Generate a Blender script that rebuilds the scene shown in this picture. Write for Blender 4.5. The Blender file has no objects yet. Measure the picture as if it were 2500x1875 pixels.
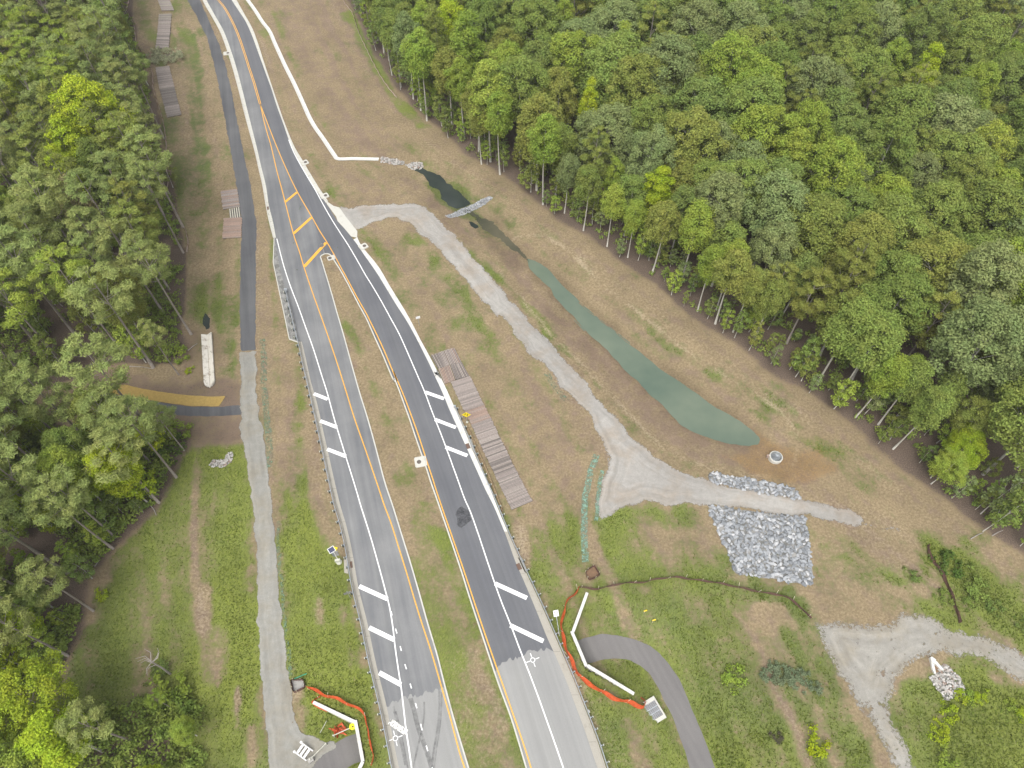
import bpy, math, random
import numpy as np
from mathutils import Vector, Matrix
from mathutils.geometry import delaunay_2d_cdt
R = math.radians
rnd = random.Random(7)
npr = np.random.RandomState(11)
SC = bpy.context.scene
COL = SC.collection

# ------------------------------------------------------------------ camera
H = 102.0                    # flying height
TILT = R(34.5)               # from straight down
FPX, CX, CY = 1735.0, 1250.0, 937.5
cam = bpy.data.cameras.new('camera'); camo = bpy.data.objects.new('camera', cam)
COL.objects.link(camo)
cam.sensor_width = 36.0; cam.lens = FPX / 2500 * 36.0
cam.clip_start = 1.0; cam.clip_end = 6000
camo.location = (0, 0, H); camo.rotation_euler = (TILT, 0, 0)
SC.camera = camo
# ------------------------------------------------------------------ light
SUN_EL, SUN_AZ = 62, 200
w = bpy.data.worlds.new('World'); SC.world = w; w.use_nodes = True
nt = w.node_tree; nt.nodes.clear()
sky = nt.nodes.new('ShaderNodeTexSky'); sky.sky_type = 'NISHITA'; sky.sun_disc = False
sky.sun_elevation = R(SUN_EL); sky.sun_rotation = R(SUN_AZ)
sky.air_density = 1.0; sky.dust_density = 4.0; sky.ozone_density = 1.0
hs = nt.nodes.new('ShaderNodeHueSaturation'); hs.inputs['Saturation'].default_value = 0.22
bg = nt.nodes.new('ShaderNodeBackground'); bg.inputs[1].default_value = 0.15
ow = nt.nodes.new('ShaderNodeOutputWorld')
nt.links.new(sky.outputs[0], hs.inputs['Color']); nt.links.new(hs.outputs[0], bg.inputs[0]); nt.links.new(bg.outputs[0], ow.inputs[0])
sl = bpy.data.lights.new('sun', 'SUN'); sl.energy = 1.1; sl.angle = R(38); sl.color = (1.0, 0.965, 0.91)
so = bpy.data.objects.new('sun', sl); COL.objects.link(so)
# sun_rotation is clockwise from +Y seen from above
dx, dy, dz = math.sin(R(SUN_AZ)) * math.cos(R(SUN_EL)), math.cos(R(SUN_AZ)) * math.cos(R(SUN_EL)), math.sin(R(SUN_EL))
so.rotation_euler = Vector((dx, dy, dz)).to_track_quat('Z', 'Y').to_euler()
vs = SC.view_settings
vs.view_transform = 'Standard'; vs.look = 'None'; vs.exposure = 0.84; vs.gamma = 1.0; vs.use_curve_mapping = False

# ------------------------------------------------------------------ picture -> ground
WIN = dict(A=(0,0,640), B=(400,0,640), C=(1000,200,640), D=(1600,0,900), E=(0,600,640), F=(500,500,640),
           G=(900,740,640), H=(1400,700,640), I=(0,1235,640), J=(600,1235,640), K=(1200,1235,640), L=(1860,1235,640),
           M=(1050,820,300), N=(920,350,240), Q=(2220,1580,200), S=(700,1600,260), T=(1840,1060,120), O=(360,0,200),
           X=(520,440,160), V=(780,1300,160), Y=(460,780,200), Z=(800,1640,235), C3=(680,540,260), P=(860,640,557.66), R=(960,900,557.66))
def W(k, *pts):
    ox, oy, sz = WIN[k]; s = sz / 1659.0
    return [(ox + x * s, oy + y * s) for x, y in pts]
def U(*pts): return [(x * 2500 / 2212.0, y * 2500 / 2212.0) for x, y in pts]
ct, st = math.cos(TILT), math.sin(TILT)
def rays(p):
    p = np.asarray(p, float).reshape(-1, 2)
    x = (p[:, 0] - CX) / FPX; y = -(p[:, 1] - CY) / FPX
    return np.stack([x, y * ct + st, y * st - ct], 1)
def PZ(p, z=0.0):
    d = rays(p); t = (z - H) / d[:, 2]
    return np.stack([d[:, 0] * t, d[:, 1] * t], 1)
def proj(x, y, z):
    v = z - H
    yc = y * ct + v * st; zc = -y * st + v * ct
    return CX + FPX * x / (-zc), CY - FPX * yc / (-zc)

# ------------------------------------------------------------------ numpy helpers
def fbm(x, y, scale, octv=3, seed=0):
    out = np.zeros_like(x, float); amp = 1.0; tot = 0
    for o in range(octv):
        rs = np.random.RandomState(seed + o * 17); g = rs.rand(64, 64)
        u = x / scale + 13.7 * o; v = y / scale + 7.1 * o
        iu = np.floor(u).astype(int); iv = np.floor(v).astype(int)
        fu = u - iu; fv = v - iv
        fu = fu * fu * (3 - 2 * fu); fv = fv * fv * (3 - 2 * fv)
        a = g[iu % 64, iv % 64]; b = g[(iu + 1) % 64, iv % 64]; c = g[iu % 64, (iv + 1) % 64]; d = g[(iu + 1) % 64, (iv + 1) % 64]
        out += amp * ((a * (1 - fu) + b * fu) * (1 - fv) + (c * (1 - fu) + d * fu) * fv); tot += amp
        amp *= 0.5; scale = scale / 2.03
    return out / tot
def seg_dist(x, y, P, closed):
    d = np.full(x.shape, 1e9); n = len(P)
    for i in range(n if closed else n - 1):
        ax, ay = P[i]; bx, by = P[(i + 1) % n]
        ex, ey = bx - ax, by - ay; L = ex * ex + ey * ey + 1e-9
        t = np.clip(((x - ax) * ex + (y - ay) * ey) / L, 0, 1)
        d = np.minimum(d, np.hypot(x - ax - t * ex, y - ay - t * ey))
    return d
def inside(x, y, P):
    r = np.zeros(x.shape, bool); n = len(P)
    for i in range(n):
        ax, ay = P[i]; bx, by = P[(i + 1) % n]
        if ay == by: continue
        c = ((ay > y) != (by > y)) & (x < (bx - ax) * (y - ay) / (by - ay) + ax)
        r ^= c
    return r
def sdf(x, y, P):            # >0 inside
    d = seg_dist(x, y, P, True)
    return np.where(inside(x, y, P), d, -d)
def sstep(a, b, v):
    t = np.clip((v - a) / (b - a), 0, 1); return t * t * (3 - 2 * t)
def resample(P, step, smooth=True):
    P = np.asarray(P, float)
    if smooth and len(P) > 2:
        out = []
        Q = np.vstack([2 * P[0] - P[1], P, 2 * P[-1] - P[-2]])
        for i in range(1, len(Q) - 2):
            p0, p1, p2, p3 = Q[i - 1], Q[i], Q[i + 1], Q[i + 2]
            n = max(2, int(np.linalg.norm(p2 - p1) / (step * 0.5)))
            for k in range(n):
                t = k / n
                out.append(0.5 * (2 * p1 + (p2 - p0) * t + (2 * p0 - 5 * p1 + 4 * p2 - p3) * t * t + (3 * p1 - p0 - 3 * p2 + p3) * t ** 3))
        out.append(P[-1]); P = np.array(out)
    s = np.concatenate([[0], np.cumsum(np.linalg.norm(np.diff(P, axis=0), axis=1))])
    n = max(1, int(round(s[-1] / step))); t = np.linspace(0, s[-1], n + 1)
    return np.stack([np.interp(t, s, P[:, k]) for k in range(P.shape[1])], 1)
def normals(P):
    T = np.gradient(P, axis=0); T /= np.linalg.norm(T, axis=1)[:, None] + 1e-9
    return np.stack([-T[:, 1], T[:, 0]], 1)

# ------------------------------------------------------------------ terrain heights
POND = PZ(W('C', (745,1120),(790,1130),(850,1165),(900,1210),(950,1270),(1000,1320),(1060,1370),(1120,1440),(1200,1500),(1280,1560),(1400,1659)) +
          W('H', (30,95),(100,160),(190,230),(280,300),(380,380),(480,460),(580,545),(700,620),(800,690),(900,760),(1000,815),(1080,870),(1150,925),(1178,965),(1172,1000),(1100,1008),(1000,1000),(900,970),(800,935),(700,890),(620,820),(560,745),(480,680),(420,610),(360,560),(290,490),(210,400),(130,330),(70,275),(0,205)) +
          W('C', (1110,1580),(1050,1500),(980,1430),(920,1370),(890,1300),(840,1265),(790,1215),(755,1170)), -1.3)
BOG = PZ(W('N', (640,450),(760,430),(900,470),(1080,540),(1150,620),(1250,720),(1400,850),(1560,1000),(1590,1030),(1480,1080),(1350,1110),(1230,1060),(1090,930),(1020,820),(930,720),(820,620),(760,540),(680,480)), -1.0)
CHAN = PZ(W('N', (1500,1130),(1700,1250),(1950,1400)) + W('C', (420,860),(560,960),(680,1060),(760,1140)), -1.0)
SWALE = PZ(W('A', (1150,180),(1200,300),(1235,500),(1250,700),(1275,900),(1290,1080),(1305,1300),(1315,1500),(1315,1659)) + W('E', (1310,180),(1310,400),(1310,520)))
RPATHC = PZ(W('K', (560,925),(700,890),(820,895),(930,930),(1030,1010),(1100,1120),(1160,1240),(1220,1380),(1280,1500),(1335,1659)), -1.5)
RROAD = PZ(W('K', (690,470),(610,540),(515,795),(597,1010),(900,1190),(980,1250),(1100,1659),(400,1659),(-100,700),(200,200)), 0)
LPATHC = PZ(W('J', (700,1500),(620,1540),(560,1600),(500,1659),(400,1800)), -2.0)
LROAD = PZ(W('J', (350,1180),(425,1238),(690,1362),(742,1620),(690,1720),(700,2000),(1200,2000),(900,1100)), 0)
def height(x, y):
    h = np.zeros(x.shape)
    s = -sdf(x, y, POND)                         # distance outside
    hp = np.where(s > 0, -1.3 + 1.3 * sstep(0, 1, s / 11.0) + 0.05 * np.clip(s, 0, 1), -1.3 + np.clip(s, -3, 0) * 0.3)
    h = np.minimum(h, np.minimum(hp, 0))
    s = -sdf(x, y, BOG)
    h = np.minimum(h, np.where(s > 0, np.minimum(0, -1.0 + 1.0 * sstep(0, 7, s)), -1.0 + np.clip(s, -1.5, 0) * 0.12))
    s = seg_dist(x, y, CHAN, False)
    h = np.minimum(h, np.minimum(0, -1.05 + 1.05 * sstep(1.0, 8.0, s)))
    s = seg_dist(x, y, SWALE, False)
    h = np.minimum(h, np.minimum(0, -0.45 + 0.45 * sstep(0.3, 5, s)))
    # pedestrian path cuttings
    for C, RD in ((RPATHC, RROAD), (LPATHC, LROAD)):
        best = np.full(x.shape, 1e9); zz = np.zeros(x.shape); S = 0
        for i in range(len(C) - 1):
            ax, ay = C[i]; bx, by = C[i + 1]; ex, ey = bx - ax, by - ay; L = math.hypot(ex, ey)
            t = np.clip(((x - ax) * ex + (y - ay) * ey) / (L * L), 0, 1)
            d = np.hypot(x - ax - t * ex, y - ay - t * ey)
            along = S + t * L; zc = -2.6 + np.clip(along / 26.0, 0, 1) * 2.6
            m = d < best; zz = np.where(m, zc, zz); best = np.minimum(best, d); S += L
        v = np.minimum(0, zz + 0.45 * np.clip(best - 2.0, 0, 99))
        v = np.where(inside(x, y, RD), 0, v)
        h = np.minimum(h, v)
    return h
def axis(lo, hi, c, far):
    a = list(np.arange(lo, hi + c / 2, c)); s = c
    r, l = [], []; v = hi
    while v < far: s *= 1.35; v += s; r.append(v)
    s = c; v = lo
    while v > -far: s *= 1.35; v -= s; l.append(v)
    return np.array(l[::-1] + a + r)
CELL = 0.45
AX = axis(-135, 135, CELL, 2500); AY = axis(0, 205, CELL, 2500)
GX, GY = np.meshgrid(AX, AY, indexing='ij')
near = (GX > -140) & (GX < 140) & (GY > -3) & (GY < 212)
HG = np.zeros(GX.shape); HG[near] = height(GX[near], GY[near])
HG += (fbm(GX, GY, 14, 2, 5) - 0.5) * 0.0
def hz(x, y):
    x = np.asarray(x, float); y = np.asarray(y, float)
    i = np.clip(np.searchsorted(AX, x) - 1, 0, len(AX) - 2); j = np.clip(np.searchsorted(AY, y) - 1, 0, len(AY) - 2)
    fu = (x - AX[i]) / (AX[i + 1] - AX[i]); fv = (y - AY[j]) / (AY[j + 1] - AY[j])
    return (HG[i, j] * (1 - fu) + HG[i + 1, j] * fu) * (1 - fv) + (HG[i, j + 1] * (1 - fu) + HG[i + 1, j + 1] * fu) * fv
def P(p):                                       # pixels -> points on the terrain, by marching down the ray
    d = rays(p); n = len(d); res = np.zeros((n, 3)); done = np.zeros(n, bool)
    prev = None
    for z in np.linspace(0.3, -3.6, 79):
        t = (z - H) / d[:, 2]; x = d[:, 0] * t; y = d[:, 1] * t
        below = (hz(x, y) >= z) & ~done
        if prev is None: prev = (x, y)
        res[below, 0] = 0.5 * (x + prev[0])[below]; res[below, 1] = 0.5 * (y + prev[1])[below]
        done |= below; prev = (x, y)
    res[:, 2] = hz(res[:, 0], res[:, 1]); return res
def P1(p): return P([p])[0]

# ------------------------------------------------------------------ materials
MATS = {}
def newmat(name):
    m = bpy.data.materials.new(name); m.use_nodes = True; MATS[name] = m
    return m, m.node_tree, m.node_tree.nodes['Principled BSDF']
def nd(t, typ, **kw):
    n = t.nodes.new(typ)
    for k, v in kw.items(): setattr(n, k, v)
    return n
def noise(t, scale, detail=4, rough=0.55, vec=None):
    n = nd(t, 'ShaderNodeTexNoise'); n.inputs['Scale'].default_value = scale; n.inputs['Detail'].default_value = detail
    n.inputs['Roughness'].default_value = rough
    if vec is not None: t.links.new(vec, n.inputs['Vector'])
    return n.outputs['Fac']
def ramp(t, fac, stops, interp='LINEAR'):
    r = nd(t, 'ShaderNodeValToRGB'); r.color_ramp.interpolation = interp
    e = r.color_ramp.elements
    while len(e) < len(stops): e.new(0.5)
    for i, (p, c) in enumerate(stops):
        e[i].position = p; e[i].color = (c if len(c) == 4 else (*c, 1)) if not isinstance(c, (int, float)) else (c, c, c, 1)
    t.links.new(fac, r.inputs[0]); return r.outputs[0]
def mixc(t, f, a, b, mode='MIX'):
    n = nd(t, 'ShaderNodeMix', data_type='RGBA', blend_type=mode)
    for k, v in ((0, f), (6, a), (7, b)):
        if isinstance(v, (int, float)): n.inputs[k].default_value = v
        elif isinstance(v, tuple): n.inputs[k].default_value = (*v, 1)
        else: t.links.new(v, n.inputs[k])
    return n.outputs[2]
def mth(t, op, a, b=None, c=None):
    n = nd(t, 'ShaderNodeMath', operation=op)
    for i, v in enumerate((a, b, c)):
        if v is None: continue
        if isinstance(v, (int, float)): n.inputs[i].default_value = v
        else: t.links.new(v, n.inputs[i])
    return n.outputs[0]
def mrange(t, v, a, b, c=0.0, d=1.0):
    n = nd(t, 'ShaderNodeMapRange'); n.inputs[1].default_value = a; n.inputs[2].default_value = b
    n.inputs[3].default_value = c; n.inputs[4].default_value = d; t.links.new(v, n.inputs[0]); return n.outputs[0]
def bump(t, bs, h, strength=0.4, dist=0.1):
    n = nd(t, 'ShaderNodeBump'); n.inputs['Strength'].default_value = strength; n.inputs['Distance'].default_value = dist
    t.links.new(h, n.inputs['Height']); t.links.new(n.outputs[0], bs.inputs['Normal'])
def pos(t): return nd(t, 'ShaderNodeNewGeometry').outputs['Position']
def rot(t, vec, ang, sc):
    n = nd(t, 'ShaderNodeMapping', vector_type='TEXTURE'); n.inputs['Rotation'].default_value = (0, 0, -ang); n.inputs['Scale'].default_value = tuple(1 / v for v in sc)
    t.links.new(vec, n.inputs['Vector']); return n.outputs[0]
def simple(name, c, rough=0.8, var=0.25, sc=3.0, metal=0.0, bmp=0.0, c2=None, detail=5):
    m, t, b = newmat(name); p = pos(t)
    f = noise(t, sc, detail, 0.65, p)
    c2 = c2 or tuple(v * (1 - var) for v in c)
    col = ramp(t, f, [(0.3, c2), (0.7, tuple(min(1, v * (1 + var * 0.5)) for v in c))])
    t.links.new(col, b.inputs['Base Color']); b.inputs['Roughness'].default_value = rough; b.inputs['Metallic'].default_value = metal
    if bmp: bump(t, b, noise(t, sc * 8, 3, 0.6, p), bmp, 0.05)
    return m

def asphalt(name, c, dust, ang, dustamt=0.5, speck=0.12):
    m, t, b = newmat(name); p = pos(t)
    st_ = noise(t, 1.0, 5, 0.6, rot(t, p, ang, (0.9, 0.035, 1)))
    big = noise(t, 0.09, 5, 0.6, p)
    fine = noise(t, 9.0, 3, 0.7, p)
    f = mrange(t, mth(t, 'ADD', mth(t, 'MULTIPLY', st_, 0.6), mth(t, 'MULTIPLY', big, 0.7)), 0.52, 0.85, 0, dustamt)
    col = mixc(t, f, c, dust)
    sp = mrange(t, fine, 0.25, 0.75, 1 - speck, 1 + speck)
    vm = nd(t, 'ShaderNodeVectorMath', operation='SCALE'); t.links.new(col, vm.inputs[0]); t.links.new(sp, vm.inputs['Scale'])
    trk = noise(t, 1.0, 2, 0.5, rot(t, p, ang, (1.4, 0.006, 1)))
    dk = mrange(t, trk, 0.35, 0.65, 0.94, 1.05)
    v2 = nd(t, 'ShaderNodeVectorMath', operation='SCALE'); t.links.new(vm.outputs[0], v2.inputs[0]); t.links.new(dk, v2.inputs['Scale'])
    t.links.new(v2.outputs[0], b.inputs['Base Color']); b.inputs['Roughness'].default_value = 0.85
    bump(t, b, fine, 0.15, 0.02)
    return m
asphalt('asphalt', (0.1, 0.103, 0.113), (0.21, 0.212, 0.21), R(-20), 0.3)
asphalt('asphalt_left', (0.125, 0.129, 0.136), (0.25, 0.25, 0.243), R(-16), 0.7)
asphalt('asphalt_worn', (0.235, 0.235, 0.228), (0.29, 0.287, 0.27), R(-18), 0.6, 0.08)
asphalt('path_asphalt_dark', (0.066, 0.068, 0.074), (0.17, 0.17, 0.168), R(-15), 0.5)
asphalt('path_asphalt', (0.135, 0.128, 0.125), (0.2, 0.19, 0.18), R(-24), 0.5)
def paint(name, c, wear):
    m, t, b = newmat(name); p = pos(t)
    f = mrange(t, noise(t, 4.5, 6, 0.75, p), wear - 0.03, wear + 0.05)
    t.links.new(mixc(t, f, tuple(v * 0.62 for v in c), c), b.inputs['Base Color']); b.inputs['Roughness'].default_value = 0.6
paint('paint_white', (0.78, 0.78, 0.77), 0.36); paint('paint_yellow', (0.72, 0.36, 0.045), 0.36)
m, t, b = newmat('paint_worn'); p = pos(t)
f = mrange(t, noise(t, 3.5, 5, 0.7, p), 0.46, 0.5)
t.links.new(mixc(t, f, (0.21, 0.21, 0.2), (0.72, 0.71, 0.66)), b.inputs['Base Color'])
def concrete(name, c, stain, lo=0.55, amt=0.8):
    m, t, b = newmat(name); p = pos(t)
    f = mrange(t, noise(t, 0.8, 6, 0.7, p), lo, lo + 0.14, 0, amt)
    g = mrange(t, noise(t, 12, 3, 0.6, p), 0.3, 0.7, 0.88, 1.05)
    vm = nd(t, 'ShaderNodeVectorMath', operation='SCALE'); t.links.new(mixc(t, f, c, stain), vm.inputs[0]); t.links.new(g, vm.inputs['Scale'])
    t.links.new(vm.outputs[0], b.inputs['Base Color']); b.inputs['Roughness'].default_value = 0.85
concrete('concrete_new', (0.5, 0.49, 0.44), (0.38, 0.365, 0.31)); concrete('concrete_gutter', (0.34, 0.32, 0.275), (0.27, 0.25, 0.21))
concrete('concrete_white', (0.57, 0.565, 0.53), (0.42, 0.4, 0.35)); concrete('concrete_flume', (0.62, 0.59, 0.52), (0.2, 0.155, 0.1), 0.52, 0.9)
concrete('concrete_grey', (0.33, 0.32, 0.3), (0.24, 0.23, 0.2)); concrete('concrete_pavers', (0.27, 0.265, 0.25), (0.12, 0.12, 0.11), 0.42, 0.9)
simple('joint', (0.16, 0.15, 0.13)); simple('dark_iron', (0.09, 0.07, 0.06), 0.6); simple('black_void', (0.015, 0.015, 0.015))
simple('galvanised', (0.42, 0.45, 0.47), 0.45, 0.2, 2.0, 0.55); simple('post_steel', (0.27, 0.29, 0.3), 0.55, 0.2, 2.0, 0.4)
simple('block_pale', (0.5, 0.5, 0.42), 0.8); simple('block_dark', (0.045, 0.065, 0.06), 0.7)
simple('sign_yellow', (0.8, 0.62, 0.005), 0.5, 0.04); simple('sign_white', (0.78, 0.78, 0.78), 0.5, 0.04); simple('sign_black', (0.02, 0.02, 0.02), 0.5)
simple('sign_back', (0.3, 0.3, 0.29), 0.5, 0.1, 2.0, 0.4); simple('plastic_white', (0.75, 0.75, 0.74), 0.5, 0.05)
simple('solar', (0.03, 0.035, 0.08), 0.2, 0.1); simple('stake', (0.55, 0.5, 0.36), 0.8); simple('stake_rust', (0.22, 0.1, 0.05), 0.8)
simple('silt_fabric', (0.12, 0.06, 0.045), 0.9, 0.4, 4.0, c2=(0.06, 0.035, 0.028)); simple('silt_pale', (0.38, 0.29, 0.24), 0.9, 0.35, 3.0)
simple('straw_blanket', (0.36, 0.25, 0.075), 0.95, 0.22, 2.5, bmp=0.3); simple('ribbon_yellow', (0.8, 0.55, 0.01), 0.6)
simple('wattle', (0.25, 0.18, 0.1), 0.95, 0.4, 5.0, bmp=0.5); simple('dead_wood', (0.3, 0.27, 0.24), 0.9, 0.35, 6.0)
simple('bark_pine', (0.27, 0.235, 0.2), 0.95, 0.4, 5.0, bmp=0.5); simple('bark_grey', (0.4, 0.38, 0.33), 0.95, 0.35, 5.0)
simple('gap_shade', (0.06, 0.05, 0.042), 0.95, 0.3, 2.0); simple('soil', (0.2, 0.125, 0.075), 0.95, 0.3, 2.0); simple('green_pipe', (0.05, 0.35, 0.2), 0.5, 0.1)
simple('barrel_orange', (0.5, 0.085, 0.025), 0.7, 0.5)
# planks: colour from the object
m, t, b = newmat('plank'); p = pos(t); oi = nd(t, 'ShaderNodeObjectInfo')
f = mrange(t, noise(t, 5, 5, 0.7, p), 0.3, 0.7, 0.72, 1.15)
vm = nd(t, 'ShaderNodeVectorMath', operation='SCALE'); t.links.new(oi.outputs['Color'], vm.inputs[0]); t.links.new(f, vm.inputs['Scale'])
t.links.new(vm.outputs[0], b.inputs['Base Color']); b.inputs['Roughness'].default_value = 0.9
# rock: random per object or per island
def rockmat(name, stops):
    m, t, b = newmat(name); p = pos(t); oi = nd(t, 'ShaderNodeObjectInfo'); g = nd(t, 'ShaderNodeNewGeometry')
    r_ = mth(t, 'FRACT', mth(t, 'ADD', mth(t, 'ADD', oi.outputs['Random'], g.outputs['Random Per Island']), mth(t, 'MULTIPLY', noise(t, 6, 3, 0.6, p), 0.15)))
    t.links.new(ramp(t, r_, stops), b.inputs['Base Color']); b.inputs['Roughness'].default_value = 0.85
rockmat('riprap', [(0, (0.17, 0.18, 0.19)), (0.35, (0.25, 0.262, 0.275)), (0.75, (0.31, 0.322, 0.335)), (0.95, (0.44, 0.44, 0.44)), (1, (0.17, 0.18, 0.19))])
rockmat('riprap_pale', [(0, (0.28, 0.265, 0.24)), (0.4, (0.38, 0.365, 0.34)), (0.7, (0.48, 0.46, 0.43)), (0.88, (0.24, 0.16, 0.12)), (1, (0.28, 0.265, 0.24))])
# leaves
def leafmat(name, amp=0.3, trans=0.28):
    m, t, b = newmat(name); oi = nd(t, 'ShaderNodeObjectInfo'); g = nd(t, 'ShaderNodeNewGeometry')
    rv = mrange(t, g.outputs['Random Per Island'], 0, 1, 1 - amp, 1 + amp)
    vm = nd(t, 'ShaderNodeVectorMath', operation='SCALE'); t.links.new(oi.outputs['Color'], vm.inputs[0]); t.links.new(rv, vm.inputs['Scale'])
    hsn = nd(t, 'ShaderNodeHueSaturation'); t.links.new(vm.outputs[0], hsn.inputs['Color'])
    hn = noise(t, 0.5, 2, 0.5, pos(t)); t.links.new(mrange(t, hn, 0.3, 0.7, 0.485, 0.512), hsn.inputs['Hue'])
    d = nd(t, 'ShaderNodeBsdfDiffuse'); tr = nd(t, 'ShaderNodeBsdfTranslucent'); mx = nd(t, 'ShaderNodeMixShader'); mx.inputs[0].default_value = trans
    t.links.new(hsn.outputs[0], d.inputs[0]); t.links.new(hsn.outputs[0], tr.inputs[0])
    t.links.new(d.outputs[0], mx.inputs[1]); t.links.new(tr.outputs[0], mx.inputs[2])
    t.links.new(mx.outputs[0], t.nodes['Material Output'].inputs[0])
leafmat('leaf', 0.28, 0.16); leafmat('needle', 0.28, 0.14); leafmat('blade', 0.35, 0.2)
# gravel
def fade(t, b, p, wid, patch=0.0, mid=0.5):
    a_ = nd(t, 'ShaderNodeAttribute'); a_.attribute_name = 'edge'
    e = mth(t, 'DIVIDE', a_.outputs['Fac'], wid); nf = noise(t, 2.2, 6, 0.8, p)
    v = mth(t, 'ADD', mth(t, 'MULTIPLY', e, 0.7), mth(t, 'MULTIPLY', mth(t, 'SUBTRACT', nf, 0.44), 1.8))
    al = mrange(t, v, 0.12, 0.3)
    if patch:
        g_ = mth(t, 'ADD', mth(t, 'MULTIPLY', noise(t, 0.35, 5, 0.7, p), 0.7), mth(t, 'MULTIPLY', nf, 0.3))
        al = mth(t, 'MULTIPLY', al, mrange(t, g_, patch, patch + 0.04, 1, 0.1))
    t.links.new(al, b.inputs['Alpha'])
def gravel(name, a, bcol, soil, amt=0.5, wid=1.0, patch=0.0):
    m, t, b = newmat(name); p = pos(t); fade(t, b, p, wid, patch)
    f1 = noise(t, 9, 4, 0.8, p); f2 = noise(t, 0.22, 5, 0.65, p); f3 = noise(t, 1.3, 4, 0.6, p)
    col = ramp(t, f1, [(0.3, bcol), (0.7, a)])
    col = mixc(t, mrange(t, f2, 0.44, 0.62, 0, amt), col, soil)
    g = mrange(t, f3, 0.3, 0.7, 0.9, 1.07)
    vm = nd(t, 'ShaderNodeVectorMath', operation='SCALE'); t.links.new(col, vm.inputs[0]); t.links.new(g, vm.inputs['Scale'])
    ea = nd(t, 'ShaderNodeAttribute'); ea.attribute_name = 'edge'; sp_ = nd(t, 'ShaderNodeSeparateXYZ'); t.links.new(p, sp_.inputs[0]); cb = nd(t, 'ShaderNodeCombineXYZ')
    t.links.new(mth(t, 'MULTIPLY', ea.outputs['Fac'], 1.1), cb.inputs[0]); t.links.new(mth(t, 'MULTIPLY', sp_.outputs[0], 0.06), cb.inputs[1]); t.links.new(mth(t, 'MULTIPLY', sp_.outputs[1], 0.06), cb.inputs[2])
    f4 = noise(t, 1.0, 3, 0.6, cb.outputs[0]); g3 = mrange(t, f4, 0.35, 0.65, 0.84, 1.1)
    v3 = nd(t, 'ShaderNodeVectorMath', operation='SCALE'); t.links.new(vm.outputs[0], v3.inputs[0]); t.links.new(g3, v3.inputs['Scale'])
    t.links.new(v3.outputs[0], b.inputs['Base Color']); b.inputs['Roughness'].default_value = 0.95
    bump(t, b, f1, 0.4, 0.04)
gravel('gravel', (0.345, 0.33, 0.305), (0.25, 0.238, 0.215), (0.27, 0.225, 0.175), 0.6, 0.9); gravel('gravel_path', (0.29, 0.285, 0.258), (0.21, 0.205, 0.182), (0.235, 0.205, 0.15), 0.5, 0.3)
gravel('gravel_lot', (0.32, 0.305, 0.272), (0.225, 0.215, 0.188), (0.235, 0.205, 0.15), 0.55, 2.2, 0.575)
# erosion net
def netmat(name, c, lo, hi, sc=(6, 6, 6)):
    m, t, b = newmat(name); p = pos(t)
    t.links.new(ramp(t, noise(t, 3, 4, 0.6, p), [(0.3, tuple(v * 0.6 for v in c)), (0.7, c)]), b.inputs['Base Color'])
    f = mrange(t, noise(t, 1.8, 6, 0.8, p), lo, hi)
    t.links.new(f, b.inputs['Alpha']); b.inputs['Roughness'].default_value = 0.7
netmat('erosion_net', (0.2, 0.33, 0.245), 0.4, 0.6); netmat('erosion_net_faint', (0.17, 0.28, 0.18), 0.46, 0.66)
m, t, b = newmat('orange_mesh'); g = nd(t, 'ShaderNodeNewGeometry'); uv = nd(t, 'ShaderNodeUVMap')
t.links.new(ramp(t, noise(t, 2.5, 4, 0.6, g.outputs['Position']), [(0.3, (0.4, 0.055, 0.015)), (0.7, (0.68, 0.11, 0.03))]), b.inputs['Base Color'])
sx = nd(t, 'ShaderNodeSeparateXYZ'); t.links.new(uv.outputs[0], sx.inputs[0])
fx = mth(t, 'LESS_THAN', mth(t, 'FRACT', mth(t, 'MULTIPLY', sx.outputs[0], 12)), 0.6); fy = mth(t, 'LESS_THAN', mth(t, 'FRACT', mth(t, 'MULTIPLY', sx.outputs[1], 12)), 0.62)
t.links.new(mth(t, 'MAXIMUM', fx, fy), b.inputs['Alpha']); b.inputs['Roughness'].default_value = 0.6
# water
def water(name, deep, pale, rough=0.06):
    m, t, b = newmat(name); p = pos(t)
    t.links.new(ramp(t, noise(t, 0.07, 4, 0.6, p), [(0.35, deep), (0.65, pale)]), b.inputs['Base Color'])
    b.inputs['Roughness'].default_value = rough; b.inputs['IOR'].default_value = 1.33
    bump(t, b, noise(t, 1.5, 3, 0.5, p), 0.03, 0.05)
water('pond_water', (0.09, 0.125, 0.095), (0.14, 0.17, 0.125), 0.05); water('ditch_water', (0.022, 0.03, 0.028), (0.05, 0.06, 0.052), 0.1); water('ditch_murk', (0.05, 0.052, 0.035), (0.115, 0.105, 0.07), 0.25)

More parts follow.
